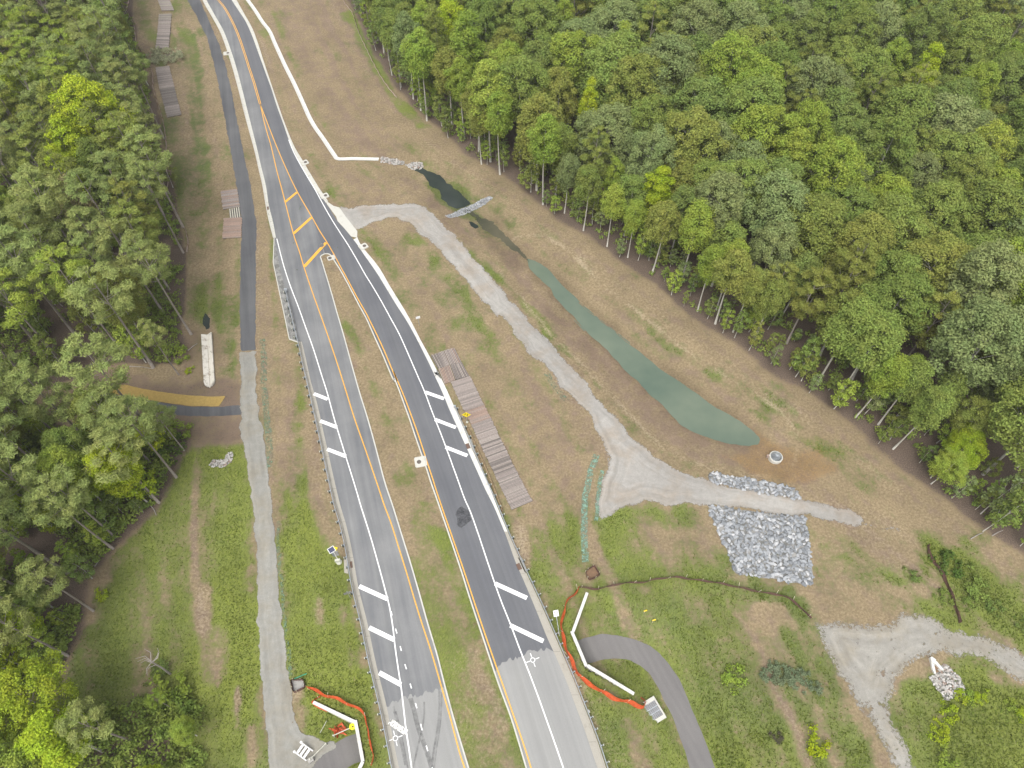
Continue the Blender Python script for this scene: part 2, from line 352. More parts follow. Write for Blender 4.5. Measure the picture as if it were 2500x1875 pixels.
# ------------------------------------------------------------------ object helpers
def tag(o, label=None, cat=None, group=None, kind=None):
    if label: o['label'] = label
    if cat: o['category'] = cat
    if group: o['group'] = group
    if kind: o['kind'] = kind
    return o
def link(name, me, mat=None, parent=None, loc=None, rotz=None, color=None):
    o = bpy.data.objects.new(name, me); COL.objects.link(o)
    if mat is not None and me is not None and not me.materials: me.materials.append(MATS[mat])
    if parent: o.parent = parent
    if loc is not None: o.location = loc
    if rotz is not None: o.rotation_euler = (0, 0, rotz)
    if color: o.color = (*color, 1)
    return o
def empty(name, loc, rotz=0.0):
    o = bpy.data.objects.new(name, None); COL.objects.link(o); o.location = loc; o.rotation_euler = (0, 0, rotz); o.empty_display_size = 0.3
    return o
def npmesh(name, V, F, mat=None, smooth=False):
    V = np.asarray(V, np.float32); F = np.asarray(F, np.int32)
    me = bpy.data.meshes.new(name); me.vertices.add(len(V)); me.vertices.foreach_set('co', V.ravel())
    k = F.shape[1]; me.loops.add(F.size); me.loops.foreach_set('vertex_index', F.ravel())
    me.polygons.add(len(F)); me.polygons.foreach_set('loop_start', np.arange(0, F.size, k, dtype=np.int32))
    me.update(calc_edges=True)
    if smooth: me.polygons.foreach_set('use_smooth', np.ones(len(F), bool))
    if mat: me.materials.append(MATS[mat])
    return me
def pymesh(name, V, F, mat=None, smooth=False):
    me = bpy.data.meshes.new(name); me.from_pydata([tuple(v) for v in V], [], [tuple(f) for f in F]); me.update()
    if smooth: me.polygons.foreach_set('use_smooth', [True] * len(me.polygons))
    if mat: me.materials.append(MATS[mat])
    return me
BF = [(0,3,2,1),(4,5,6,7),(0,1,5,4),(1,2,6,5),(2,3,7,6),(3,0,4,7)]
class MB:
    def __init__(s): s.V = []; s.F = []
    def add(s, V, F):
        n = len(s.V); s.V += [tuple(v) for v in V]; s.F += [tuple(i + n for i in f) for f in F]; return s
    def box(s, c, d, rz=0.0, M=None):
        V = []
        for z in (-1, 1):
            for x, y in ((-1, -1), (1, -1), (1, 1), (-1, 1)):
                v = Vector((x * d[0] / 2, y * d[1] / 2, z * d[2] / 2))
                if M: v = M @ v
                v.rotate(Matrix.Rotation(rz, 3, 'Z')); V.append(v + Vector(c))
        return s.add(V, BF)
    def tube(s, pts, rad, n=8, cap=True):
        pts = [Vector(p) for p in pts]; V = []; F = []
        if not isinstance(rad, (list, tuple)): rad = [rad] * len(pts)
        for i, p in enumerate(pts):
            d = (pts[min(i + 1, len(pts) - 1)] - pts[max(i - 1, 0)]).normalized()
            a = Vector((0, 0, 1)) if abs(d.z) < 0.9 else Vector((1, 0, 0))
            u = d.cross(a).normalized(); v = d.cross(u)
            for k in range(n):
                an = 2 * math.pi * k / n; V.append(p + (u * math.cos(an) + v * math.sin(an)) * rad[i])
        for i in range(len(pts) - 1):
            for k in range(n):
                F.append((i * n + k, i * n + (k + 1) % n, (i + 1) * n + (k + 1) % n, (i + 1) * n + k))
        if cap: F.append(tuple(range(n))); F.append(tuple(reversed(range((len(pts) - 1) * n, len(pts) * n))))
        return s.add(V, F)
    def prism(s, poly, z0, z1, M=None):
        n = len(poly); V = [(x, y, z0) for x, y in poly] + [(x, y, z1) for x, y in poly]
        if M: V = [M @ Vector(v) for v in V]
        return s.add(V, [tuple(reversed(range(n))), tuple(range(n, 2 * n))] + [(i, (i + 1) % n, n + (i + 1) % n, n + i) for i in range(n)])
    def mesh(s, name, mat=None, smooth=False): return pymesh(name, s.V, s.F, mat, smooth)
    def obj(s, name, mat, parent=None, loc=None, rotz=None, smooth=False): return link(name, s.mesh(name, mat, smooth), None, parent, loc, rotz)
def sheet(name, poly, mat, off=0.03, parent=None, step=1.2, rag=0.0, ragsc=1.5, flat=False, closed_step=0.5, seed=3):
    """fill a ground polygon (world xy) with a sheet that follows the terrain"""
    poly = np.asarray(poly)[:, :2]
    if rag > 0 or not flat:
        Q = resample(np.vstack([poly, poly[:1]]), closed_step, smooth=False)[:-1]
    else: Q = poly
    if rag > 0:
        n = normals(np.vstack([Q, Q[:1]]))[:-1]
        k = (fbm(Q[:, 0] + 500, Q[:, 1] + 500, ragsc, 3, seed) - 0.5) * 2 * rag
        Q = Q + n * k[:, None]
    pts = [Vector(q) for q in Q]; n = len(pts)
    if not flat:
        lo, hi = Q.min(0), Q.max(0)
        gx, gy = np.meshgrid(np.arange(lo[0], hi[0], step), np.arange(lo[1], hi[1], step))
        gx = gx.ravel() + 0.013; gy = gy.ravel() + 0.017
        ok = sdf(gx, gy, Q) > 0.25 * step
        pts += [Vector((a, b_)) for a, b_ in zip(gx[ok], gy[ok])]
    r = delaunay_2d_cdt(pts, [(i, (i + 1) % n) for i in range(n)], [list(range(n))], 1, 1e-5)
    V = np.array([(v[0], v[1]) for v in r[0]]); z = hz(V[:, 0], V[:, 1]) + off if not flat else np.full(len(V), off)
    F = []
    for f in r[2]:
        a, b_, c = V[f[0]], V[f[1]], V[f[2]]
        ar = (b_[0] - a[0]) * (c[1] - a[1]) - (b_[1] - a[1]) * (c[0] - a[0])
        F.append(tuple(f) if ar > 0 else tuple(reversed(f)))
    me_ = pymesh(name, np.column_stack([V, z]), F, mat, True)
    a_ = me_.attributes.new('edge', 'FLOAT', 'POINT'); a_.data.foreach_set('value', (np.clip(sdf(V[:, 0], V[:, 1], Q), 0, 9) if not flat or rag else np.full(len(V), 9.0)).astype(np.float32))
    return link(name, me_, None, parent)
def ribbon(name, C, wl, wr, mat, z=0.04, parent=None, follow=False, add=None):
    C = np.asarray(C)[:, :2]; N = normals(C)
    L = C + N * np.reshape(wl, (-1, 1)) if np.ndim(wl) else C + N * wl
    Rr = C - N * np.reshape(wr, (-1, 1)) if np.ndim(wr) else C - N * wr
    n = len(C); V = np.vstack([L, Rr])
    zz = hz(V[:, 0], V[:, 1]) + z if follow else np.full(2 * n, z)
    V = np.column_stack([V, zz]); F = [(i, n + i, n + i + 1, i + 1) for i in range(n - 1)]
    if add is not None: add.add(V, F); return None
    return link(name, pymesh(name, V, F, mat), None, parent)
def kerbbox(C, w, z0, z1, mb):
    C = np.asarray(C)[:, :2]; N = normals(C); n = len(C); L = C + N * w / 2; Rr = C - N * w / 2
    V = np.vstack([np.column_stack([q, np.full(n, z)]) for q, z in ((L, z0), (L, z1), (Rr, z1), (Rr, z0))])
    F = []
    for i in range(n - 1):
        for k in range(4):
            a, b_ = k * n, ((k + 1) % 4) * n
            F.append((a + i, b_ + i, b_ + i + 1, a + i + 1))
    F += [(0, n, 2 * n, 3 * n)[::-1], (n - 1, 2 * n - 1, 3 * n - 1, 4 * n - 1)]
    mb.add(V, F)

# ------------------------------------------------------------------ outlines in the picture (native pixels)
SLANT = U((1120,0))
gutL_out = PZ(W('B',(245,-60),(245,0),(300,100),(355,200),(400,320),(440,450),(475,580),(510,720),(545,850),(575,960),(600,1070),(625,1180),(645,1300),(665,1400),(692,1505)))
gutL_in = PZ(W('B',(245,-60),(270,0),(325,100),(380,200),(425,320),(460,430),(495,560),(530,700),(560,820),(590,940),(615,1050),(645,1170),(665,1300),(690,1400),(710,1505)))
gutL2_out = PZ(W('F',(598,868),(612,950),(640,1085),(680,1255),(720,1430))+W('J',(535,-130),(567,0),(605,130),(640,290),(675,500),(708,640),(735,750),(787,1000),(845,1240),(880,1400),(930,1659),(950,1760)))
gutL2_in = PZ(W('F',(614,866),(640,975),(672,1120),(712,1260),(750,1430))+W('J',(568,-130),(600,0),(638,130),(674,290),(710,500),(745,640),(772,750),(825,1000),(885,1240),(917,1400),(970,1659),(990,1760)))
medL = PZ(W('C3',(665,590),(720,770),(790,1000),(860,1240),(910,1420))+W('F',(880,830),(935,1030),(980,1190),(1030,1350),(1080,1530))+W('J',(880,-150),(930,0),(980,160),(1045,370),(1100,560),(1150,740),(1210,940),(1260,1140),(1320,1360),(1380,1560),(1410,1659),(1440,1760)))
medR = PZ(W('C3',(835,565),(870,620),(960,760),(1060,940),(1160,1130),(1270,1340),(1370,1520))+W('P',(165,550),(220,670),(270,790),(310,880))+W('R',(0,55),(40,150),(80,260),(120,370),(160,490),(205,620),(240,720),(275,830),(318,952))+W('J',(1350,370),(1420,590),(1500,830),(1580,1070))+W('K',(60,1170),(130,1360),(220,1659),(245,1760)))
gutR_in = PZ(W('B',(405,-60),(430,0),(475,70),(520,140),(560,230),(600,340),(640,450),(680,560),(715,670),(755,780),(790,880),(840,990),(900,1100),(960,1200),(1030,1290))+W('C3',(920,0),(1030,120),(1130,240),(1230,370),(1330,520),(1430,660),(1540,820))+W('P',(250,195),(320,310),(385,410),(440,505),(500,620),(560,740),(610,850))+W('R',(320,90),(365,190),(405,290),(450,390),(495,490),(540,590),(585,690),(630,790),(680,900))+W('G',(790,1280),(840,1400),(880,1500))+W('K',(150,350),(215,500),(290,680),(350,830),(410,960),(470,1100),(530,1260),(590,1420),(650,1600),(672,1659),(710,1760)))
gutR_out1 = PZ(W('B',(430,-60),(460,0),(510,90),(560,180),(598,280),(636,400),(676,520),(716,640),(765,780),(822,920),(880,1020),(938,1118),(992,1205),(1040,1275)))
gutR_out2 = PZ(W('C3',(1228,255),(1280,370),(1400,520),(1500,640),(1600,780))+W('P',(275,180),(330,270),(385,360),(440,460),(490,560),(550,670),(600,765),(650,860))+W('R',(312,0),(355,90),(400,185),(440,275),(490,390),(530,480),(570,580),(615,680),(660,780),(705,880))+W('G',(830,1330),(880,1450))+W('K',(180,340),(245,480),(320,640),(390,800),(450,940),(510,1080),(570,1230),(625,1370),(680,1520),(725,1659),(765,1760)))
APRON = PZ(W('B',(1035,1278),(1075,1305),(1112,1315),(1150,1370),(1225,1465),(1224,1500))+W('C3',(1228,262),(1130,240),(1030,120),(920,0))+W('B',(1090,1372),(1030,1290)))
EDGEAREA = PZ(W('F',(437,212),(434,370),(470,540),(500,680),(536,852),(590,872),(614,868),(590,740),(540,560),(500,400),(460,250)))
ylL = PZ(W('B',(610,660),(640,790),(680,930),(715,1080),(745,1190),(768,1280),(820,1480))+W('F',(600,300),(628,395),(680,550),(730,690),(790,860),(850,1040),(900,1200),(950,1360),(1010,1530))+W('J',(835,-130),(878,0),(920,110),(970,270),(1020,430),(1070,600),(1120,760),(1170,910),(1220,1080),(1260,1220),(1300,1360),(1350,1550),(1385,1659),(1415,1760)))
ylR = PZ(W('B',(610,660),(660,790),(715,930),(780,1080),(845,1215),(935,1370))+W('C3',(640,150),(755,330),(870,530),(960,700),(1060,880),(1160,1070),(1270,1270),(1380,1460))+W('P',(120,410),(180,530),(235,650),(285,770),(330,870))+W('R',(0,15),(45,120),(90,230),(135,350),(175,460),(215,580),(250,690),(290,810),(335,952))+W('J',(1370,380),(1440,590),(1510,800),(1590,1030))+W('K',(60,1100),(130,1300),(200,1500),(250,1659),(280,1760)))
ylD = PZ(W('B',(305,-60),(345,0),(385,50),(430,130),(470,220),(505,320),(540,430),(570,520),(590,590),(610,660)))
whR = PZ(W('B',(790,885),(830,980),(900,1105),(960,1205),(1018,1312))+W('C3',(845,0),(960,180),(1090,380),(1220,600),(1350,830),(1480,1040))+W('P',(220,300),(280,410),(340,520),(390,630),(440,745),(490,860))+W('R',(195,90),(235,185),(270,280),(305,370),(345,470),(390,590),(430,700),(470,810),(520,950))+W('G',(640,1310),(690,1450))+W('K',(0,430),(60,600),(120,750),(180,910),(240,1060),(300,1220),(350,1360),(400,1500),(455,1659),(490,1760)))
whL = PZ(W('F',(456,215),(495,370),(540,510),(590,640),(640,780),(690,920),(740,1080),(775,1190),(830,1390))+W('J',(690,-130),(728,0),(760,100),(800,230),(850,410),(890,560),(910,640),(930,760),(945,890),(965,1030),(985,1160),(1000,1290),(1015,1420),(1035,1550),(1050,1659),(1065,1760)))
def SM(P_, s=1.0): return resample(P_, s)
gutL_out, gutL_in, gutL2_out, gutL2_in, medL, medR = map(SM, (gutL_out, gutL_in, gutL2_out, gutL2_in, medL, medR))
gutR_in, gutR_out1, gutR_out2 = map(SM, (gutR_in, gutR_out1, gutR_out2))
nose = resample(PZ(W('C3',(665,590),(655,560),(690,528),(750,512),(805,527),(835,565))), 0.3)
MEDIAN = np.vstack([medL[::-1], nose[1:-1], medR])
GREENWAY = PZ(W('B',(110,-60),(150,0),(200,90),(270,230),(310,380),(345,530),(380,720),(410,880),(440,1060),(465,1200),(485,1350),(495,1480))+W('F',(228,300),(222,500),(222,700),(228,925),(322,920),(322,700),(322,500),(325,300),(328,100))+W('B',(575,1350),(555,1200),(525,1060),(495,920),(465,770),(430,590),(395,430),(350,280),(290,140),(230,0),(190,-60)))
GPATH = PZ(W('F',(322,930),(330,1060),(330,1200),(345,1320),(365,1420),(385,1530))+W('J',(170,0),(185,150),(200,350),(215,550),(235,750),(250,900),(270,1050),(290,1200),(305,1330),(340,1420),(470,1470),(580,1478),(520,1530),(440,1600),(385,1670),(330,1800),(150,1800),(150,1659),(145,1560),(130,1450),(115,1300),(100,1100),(85,900),(75,700),(70,500),(65,300),(55,100),(40,0))+W('F',(262,1600),(240,1500),(216,1430),(228,1340),(225,1200),(220,1060),(222,930)))
SPATH = W('E',(500,920),(650,935),(790,955),(900,975),(1060,1000),(1200,1018),(1380,1020),(1525,1008),(1528,1070),(1300,1080),(1150,1075),(1000,1055),(860,1030),(740,990),(600,950),(500,935))
BLANKET = W('E',(650,912),(720,880),(800,880),(900,905),(1050,930),(1200,948),(1350,955),(1430,950),(1385,1018),(1200,1014),(1060,996),(900,970),(790,950),(700,935))
TRACK = (W('F',(880,90),(840,18))+W('N',(0,1030),(200,1030),(400,1040),(620,1015),(830,1060),(900,1140),(1000,1250),(1150,1400),(1300,1530))+
  W('C',(400,1100),(500,1210),(570,1300),(650,1390),(720,1470),(800,1560))+W('G',(1060,150),(1130,230),(1200,310),(1280,390),(1350,470),(1420,560),(1500,650))+
  W('H',(300,870),(370,950),(440,1010),(520,1070),(610,1130),(700,1180),(850,1228),(1000,1268),(1200,1305),(1430,1342),(1550,1360),(1620,1385),(1700,1405),(1780,1440),(1850,1490))+W('L',(880,150),(790,165),(600,130),(470,100),(300,70))+
  W('H',(1470,1452),(1400,1447),(1200,1432),(1000,1402),(850,1378),(750,1380),(600,1375),(450,1370),(330,1395),(240,1440),(160,1490),(152,1400),(165,1290),(190,1200),(228,1150),(215,1060))+
  W('G',(1525,1000),(1510,930),(1480,860),(1430,780),(1380,700),(1310,630),(1240,550),(1180,470),(1100,390),(1030,320),(960,240),(900,160),(830,80))+
  W('C',(560,1490),(500,1420),(430,1340),(370,1270),(300,1190),(240,1110))+W('N',(830,1580),(700,1490),(600,1400),(480,1320),(330,1275),(150,1270),(0,1310))+W('F',(1010,140),(940,165)))
LOT = W('L',(330,730),(450,740),(500,715),(620,720),(700,735),(800,730),(860,690),(950,685),(1060,700),(1150,750),(1250,780),(1380,800),(1480,840),(1580,900),(1659,950),(1800,1010),(1800,1180),(1659,1110),(1580,1085),(1480,1020),(1380,970),(1300,950),(1150,930),(1060,960),(980,990),(900,1050),(850,1130),(820,1200),(820,1290),(850,1390),(900,1490),(950,1590),(990,1659),(1050,1800),(880,1800),(820,1659),(780,1560),(740,1480),(700,1400),(620,1280),(560,1190),(490,1090),(430,980),(370,880),(340,820))
RPATH = W('K',(520,815),(545,855),(600,835),(700,810),(800,820),(900,845),(1000,885),(1060,930),(1120,1000),(1190,1100),(1240,1220),(1290,1340),(1340,1460),(1380,1560),(1415,1659),(1455,1780),(1290,1780),(1255,1659),(1230,1570),(1190,1460),(1150,1340),(1100,1250),(1060,1160),(1000,1060),(940,1010),(870,975),(780,965),(700,975),(608,1000))
LPATH = W('J',(702,1440),(640,1460),(580,1495),(510,1540),(450,1600),(385,1670),(330,1790),(600,1790),(640,1659),(690,1630),(735,1618))
FOR_R = PZ(U((735,-250),(752,0),(800,95),(862,200),(915,258),(1005,330),(1105,392),(1205,470),(1300,535),(1400,600),(1500,685),(1600,748),(1700,822),(1800,885),(1880,948),(1950,1005),(2060,1088),(2140,1145),(2230,1215),(2500,1420),(3400,1500),(3900,-250)))
FOR_LA = PZ(U((285,-250),(292,0),(302,110),(335,200),(355,320),(398,480),(406,600),(402,700),(404,780),(380,795),(245,795),(100,840),(-1200,840),(-1500,-250)))
FOR_LB = PZ(U((-1200,850),(60,860),(140,925),(230,935),(395,950),(378,1010),(345,1090),(250,1175),(205,1250),(190,1320),(150,1420),(112,1480),(60,1500),(-1200,1560)))
FOR_LC = PZ(U((-1200,1580),(60,1560),(180,1530),(330,1500),(440,1520),(455,1600),(440,1700),(450,1900),(-1200,1900)))

# ------------------------------------------------------------------ ground sheet with cover attributes
def to_w(px): return PZ(px)
x, y = GX, GY
n1 = fbm(x + 900, y + 900, 9, 4, 1); n2 = fbm(x + 900, y + 900, 3.0, 3, 9); n3 = fbm(x + 900, y + 900, 22, 3, 21)
cov = np.full(x.shape, 0.30); lush = np.full(x.shape, 0.3); soil = np.full(x.shape, 0.18); pale = np.zeros(x.shape)
litter = np.zeros(x.shape); wet = np.zeros(x.shape); rust = np.zeros(x.shape)
def reg(pts, feather, nz=3.0):
    Pw = PZ(pts); lo = Pw.min(0) - feather - nz - 1; hi = Pw.max(0) + feather + nz + 1
    m_ = (x > lo[0]) & (x < hi[0]) & (y > lo[1]) & (y < hi[1]); out = np.zeros(x.shape)
    xs, ys = x[m_], y[m_]
    out[m_] = sstep(-feather, feather, sdf(xs, ys, Pw) + (n1[m_] - 0.5) * 2 * nz + (n2[m_] - 0.5) * nz)
    return out
def blob(cx, cy, rx, ry=None):                  # u-scale picture ellipse
    ry = ry or rx
    return [((cx + rx * math.cos(a)) * 1.1302, (cy + ry * math.sin(a)) * 1.1302) for a in np.linspace(0, 6.283, 13)[:-1]]
def lay(wgt, **kw):
    global cov, lush, soil, pale, litter, wet, rust
    g = globals()
    for k, v in kw.items(): g[k] = g[k] * (1 - wgt) + v * wgt
# left verge, brown upper, green lower
lay(reg(U((280,0),(560,0),(600,450),(560,900),(420,900),(400,500)), 4), cov=0.3, lush=0.25, soil=0.1)
lay(reg(U((290,0),(400,0),(400,420),(330,300)), 5), cov=0.42, lush=0.4)
lay(reg(U((405,600),(445,600),(450,740),(415,740)), 3), cov=0.55, lush=0.35)
lay(reg(blob(430,300,14,260), 1.5, 1), cov=0.5, lush=0.2)
lay(reg(U((390,950),(545,940),(560,1300),(590,1700),(-200,1700),(150,1450),(200,1280)), 3), cov=0.93, lush=0.62, soil=0.2)
lay(reg(U((440,1000),(500,1080),(440,1350),(330,1550),(250,1560),(300,1250),(380,1080)), 3), cov=0.62, lush=0.5, soil=0.2)
lay(reg(blob(440,1310,16,52), 1.0, 1.5), cov=0.08, soil=0.35, pale=0.3)
lay(reg(blob(470,1420,22,60), 1.5, 2), cov=0.35, soil=0.4)
lay(reg(blob(512,1530,9,50), 0.8, 1.5), cov=0.05, soil=0.5, pale=0.4); lay(reg(blob(545,1610,14,50), 1.2, 2), cov=0.2, soil=0.4)
lay(reg(U((555,740),(640,760),(720,1180),(760,1659),(640,1659),(600,1200)), 2), cov=0.35, lush=0.35, soil=0.3)
lay(reg(U((600,1030),(705,1090),(760,1380),(830,1700),(660,1700),(612,1350)), 3), cov=0.92, lush=0.62, soil=0.2)
lay(reg(U((640,880),(700,900),(735,1190),(690,1150),(660,1000)), 2.0), cov=0.12, soil=0.55, pale=0.15)
lay(reg(blob(640,920,26,60), 1.5, 2), cov=0.8, lush=0.35); lay(reg(blob(640,1020,26,50), 1.5, 2), cov=0.75, lush=0.35)
lay(reg(blob(490,680,20,40), 1.0, 2), cov=0.6, lush=0.15); lay(reg(blob(495,800,16,60), 1.0, 2), cov=0.65, lush=0.15)
lay(reg(blob(430,760,40,60), 1.5, 2), cov=0.15, soil=0.4, litter=0.3)
lay(reg(U((235,795),(520,830),(525,900),(240,905),(100,870)), 1.5), cov=0.08, soil=0.6, litter=0.45)
lay(reg(U((240,905),(520,905),(520,960),(400,950),(300,1000)), 1.5), cov=0.1, soil=0.65, litter=0.4)
# median
lay(reg(U((700,580),(760,640),(900,1000),(1000,1659),(1140,1659),(960,1100),(800,700)), 1), cov=0.22, lush=0.4, soil=0.35)
lay(reg(U((860,1000),(940,1080),(1120,1659),(1000,1659),(880,1200)), 1), cov=0.52, lush=0.5, soil=0.3)
lay(reg(blob(1040,1520,26,110), 1.2, 4.0) * 0.6, cov=0.3, soil=0.25, pale=0.3)
# right of road
lay(reg(U((730,380),(900,420),(1300,1000),(1250,1300),(1150,1250),(900,800)), 3), cov=0.28, lush=0.3, soil=0.22)
lay(reg(U((780,520),(880,500),(1000,640),(1080,780),(1000,700),(900,600)), 2, 3), cov=0.5, lush=0.3)
lay(reg(U((1080,800),(1220,850),(1290,1000),(1230,1080),(1130,950)), 3), cov=0.2, soil=0.45)
lay(reg(U((1130,1120),(1260,1100),(1270,1290),(1200,1350),(1150,1260)), 2), cov=0.65, lush=0.35)
lay(reg(U((1290,1110),(1420,1085),(1530,1100),(1600,1250),(1740,1280),(1740,1330),(1300,1260)), 2), cov=0.75, lush=0.3)
lay(reg(blob(1450,1170,90,45), 2.5, 4), cov=0.35, soil=0.25, lush=0.4)
lay(reg(blob(1125,1180,14,55), 1, 1.2), cov=0.08, pale=0.45, soil=0.4)
# between track and pond
lay(reg(U((960,490),(1010,480),(1180,690),(1340,880),(1480,1000),(1420,980),(1240,780),(1060,600)), 1.0, 1.5), cov=0.62, lush=0.2)
lay(reg(U((1340,880),(1480,960),(1640,1010),(1720,1030),(1500,1020),(1400,950)), 1.5, 2), cov=0.45, lush=0.25)
lay(reg(U((900,380),(1100,600),(1240,680),(1680,960),(1650,990),(1480,960),(1300,800),(1130,620),(960,490)), 1.2, 1), cov=0.08, soil=0.62, wet=0.25)
lay(reg(U((900,355),(1000,400),(1150,520),(1200,600),(1140,560),(1020,480),(930,420)), 1.2, 2), cov=0.75, lush=0.05, wet=0.3)
lay(reg(U((1000,455),(1080,470),(1160,560),(1110,590),(1040,520)), 1.0, 1.5), cov=0.6, lush=0.0, wet=0.45)
lay(reg(U((590,0),(740,0),(860,230),(880,330),(740,330),(640,140)), 3), cov=0.12, soil=0.5, lush=0.25)
lay(reg(U((560,0),(610,0),(720,300),(700,330),(600,120)), 2), cov=0.35, lush=0.5)
lay(reg(U((760,10),(800,90),(860,200),(940,280),(900,280),(850,240),(800,140),(735,30)), 0.8, 1), cov=0.9, lush=0.5)
lay(reg(U((700,350),(860,380),(980,470),(880,440),(720,450)), 2), cov=0.3, soil=0.35)
# slope by the right forest
lay(reg(U((980,330),(1300,560),(1900,970),(2050,1100),(1900,1130),(1500,860),(1250,660),(1100,560)), 3, 4), cov=0.2, soil=0.22, lush=0.3)
lay(reg(U((1550,790),(1700,860),(1760,960),(1650,880)), 2, 5), cov=0.42, lush=0.2)
lay(reg(blob(1760,960,70,30), 2, 3), cov=0.35, rust=0.2)
lay(reg(U((1600,900),(1700,960),(1800,1010),(1740,1045),(1640,1030),(1540,985),(1500,965),(1620,965)), 1.2, 2.5), cov=0.06, rust=0.6, soil=0.5)
lay(reg(U((1740,1140),(1950,1150),(1960,1330),(1780,1340)), 3, 4), cov=0.38, soil=0.2, pale=0.1, lush=0.35)
lay(reg(U((1950,1150),(2100,1170),(2300,1300),(2300,1480),(2000,1350)), 3, 4), cov=0.78, lush=0.6)
lay(reg(U((1230,1290),(1450,1260),(1740,1350),(1900,1659),(1900,1750),(1200,1750),(1300,1500),(1200,1380)), 2, 3), cov=0.62, lush=0.5, soil=0.25)
lay(reg(blob(1430,1340,110,35), 2.5, 4), cov=0.5, soil=0.3, lush=0.2); lay(reg(blob(1600,1480,110,70), 3, 6), cov=0.55, lush=0.35, soil=0.25)
lay(reg(U((1180,1400),(1260,1500),(1380,1659),(1320,1659),(1240,1560)), 1.2, 2), cov=0.5, lush=0.35, pale=0.2)
lay(reg(blob(1330,1600,30,60), 1.5, 2), cov=0.7, lush=0.3)
lay(reg(U((1920,1480),(2080,1420),(2300,1500),(2300,1750),(2000,1750),(1930,1600)), 2, 3), cov=0.88, lush=0.62)
lay(reg(blob(1990,1440,30,25), 1.2, 1.5), cov=0.3, soil=0.55)
lay(reg(U((1780,1080),(1950,1110),(2000,1200),(1900,1150),(1760,1120)), 2, 2), cov=0.15, soil=0.4, pale=0.25)
for cx_, cy_, a_, b_ in ((620,1500,30,22),(690,1320,16,30),(1220,1480,22,40)): lay(reg(blob(cx_, cy_, a_, b_), 1.2, 2.5), cov=0.3, pale=0.35)
# forest floors and the brown band in front of them
for Fp in (FOR_R, FOR_LA, FOR_LB, FOR_LC):
    xs, ys = x[near], y[near]
    s_ = sdf(xs, ys, Fp) + (n1[near] - 0.5) * 3 - (5.0 if Fp is FOR_LC else 0)
    wv = np.zeros(x.shape); wv[near] = sstep(-1.2 if Fp is not FOR_LA else 0.2, 1.2, s_); lay(wv, litter=0.95, cov=0.05, soil=0.6, lush=0.3)
    wv = np.zeros(x.shape); wv[near] = sstep(-7, -1.5, s_) * (1 - sstep(-2.2, 0.6, s_)) * (0.35 if Fp is FOR_R else 0.2); lay(wv, soil=0.45, cov=0.14)
far = ~near
cov[far] = 0.2; litter[far] = 0.7
xs, ys = x[near], y[near]
def streaks(dist, seed, w_=1.3):
    return fbm(dist + 900 + (n1[near] - 0.5) * 2.0, (xs + ys) * 0.05 + 900, w_, 3, seed) - 0.5
dF = -sdf(xs, ys, FOR_R); dR = np.minimum(seg_dist(xs, ys, gutR_in, False), seg_dist(xs, ys, gutL_in, False)); dG = seg_dist(xs, ys, PZ(W('B',(230,0),(290,140),(350,280),(395,430),(430,590),(465,770),(495,920),(525,1060),(555,1200),(575,1350))+W('F',(322,500),(322,700),(322,925))+W('J',(85,0),(140,500),(180,1000),(230,1400))), False)
wF = sstep(34, 20, dF) * (dF > 0); wG = sstep(16, 10, dG); wR = (1 - wF) * (1 - wG)
stk = streaks(dF, 71) * wF + streaks(dG, 73) * wG + streaks(dR, 75, 1.6) * wR
dP = -sdf(xs, ys, POND)
ring = lambda a, b_, c: sstep(a, b_, dP) * (1 - sstep(b_, c, dP))
wn = n2[near] - 0.5
rim = np.where(dP > 0, 1 - sstep(0.3, 2.2, dP + wn * 1.5), 1.0); band = ring(1.2, 3.5, 6.0); straw = ring(5.2, 6.0, 7.0)
cn, so_, pa, we, lu = cov[near], soil[near], pale[near], wet[near], lush[near]
cn = cn * (1 - rim) + 0.03 * rim; we = np.maximum(we, rim * 0.55); so_ = so_ * (1 - 0.6 * band) + 0.5 * band; pa = np.maximum(pa, straw * (0.35 + wn))
cn = cn + stk * 0.75 * (1 - litter[near]); so_ = so_ - stk * 1.1; pa = pa + np.clip(-stk - 0.12, 0, 1) * 1.3 * (1 - np.clip(cn, 0, 1)) * (1 - litter[near])
ml = np.exp(-(dF - 4.5) ** 2 / 1.2) * (dF > 0); pa = pa + ml * 0.3 * (0.6 + wn)
cov[near], soil[near], pale[near], wet[near] = cn, so_, pa, we
cov = cov + (n1 - 0.5) * 0.45 + (n2 - 0.5) * 0.5; lush = lush + (n3 - 0.5) * 0.9
me = bpy.data.meshes.new('ground')
nx, ny = GX.shape; idx = np.arange(nx * ny).reshape(nx, ny)
quads = np.stack([idx[:-1, :-1], idx[1:, :-1], idx[1:, 1:], idx[:-1, 1:]], -1).reshape(-1, 4)
me = npmesh('ground', np.stack([GX, GY, HG], -1).reshape(-1, 3), quads, None, True)
for nm, arr in (('cover', (cov, lush, soil)), ('extra', (pale, litter, np.clip(wet, 0, 1)))):
    ca = me.color_attributes.new(nm, 'FLOAT_COLOR', 'POINT')
    ca.data.foreach_set('color', np.stack([*(np.clip(a, 0, 1) for a in arr), (np.clip(rust, 0, 1) if nm == 'extra' else np.ones(x.shape))], -1).astype(np.float32).ravel())
m, t, b = newmat('ground'); p = pos(t)
def attr(name):
    a = nd(t, 'ShaderNodeAttribute'); a.attribute_name = name; s = nd(t, 'ShaderNodeSeparateColor'); t.links.new(a.outputs['Color'], s.inputs[0])
    return s.outputs[0], s.outputs[1], s.outputs[2], a.outputs['Alpha']
aC, aL, aS, _ = attr('cover'); aP, aLi, aW, aR = attr('extra')
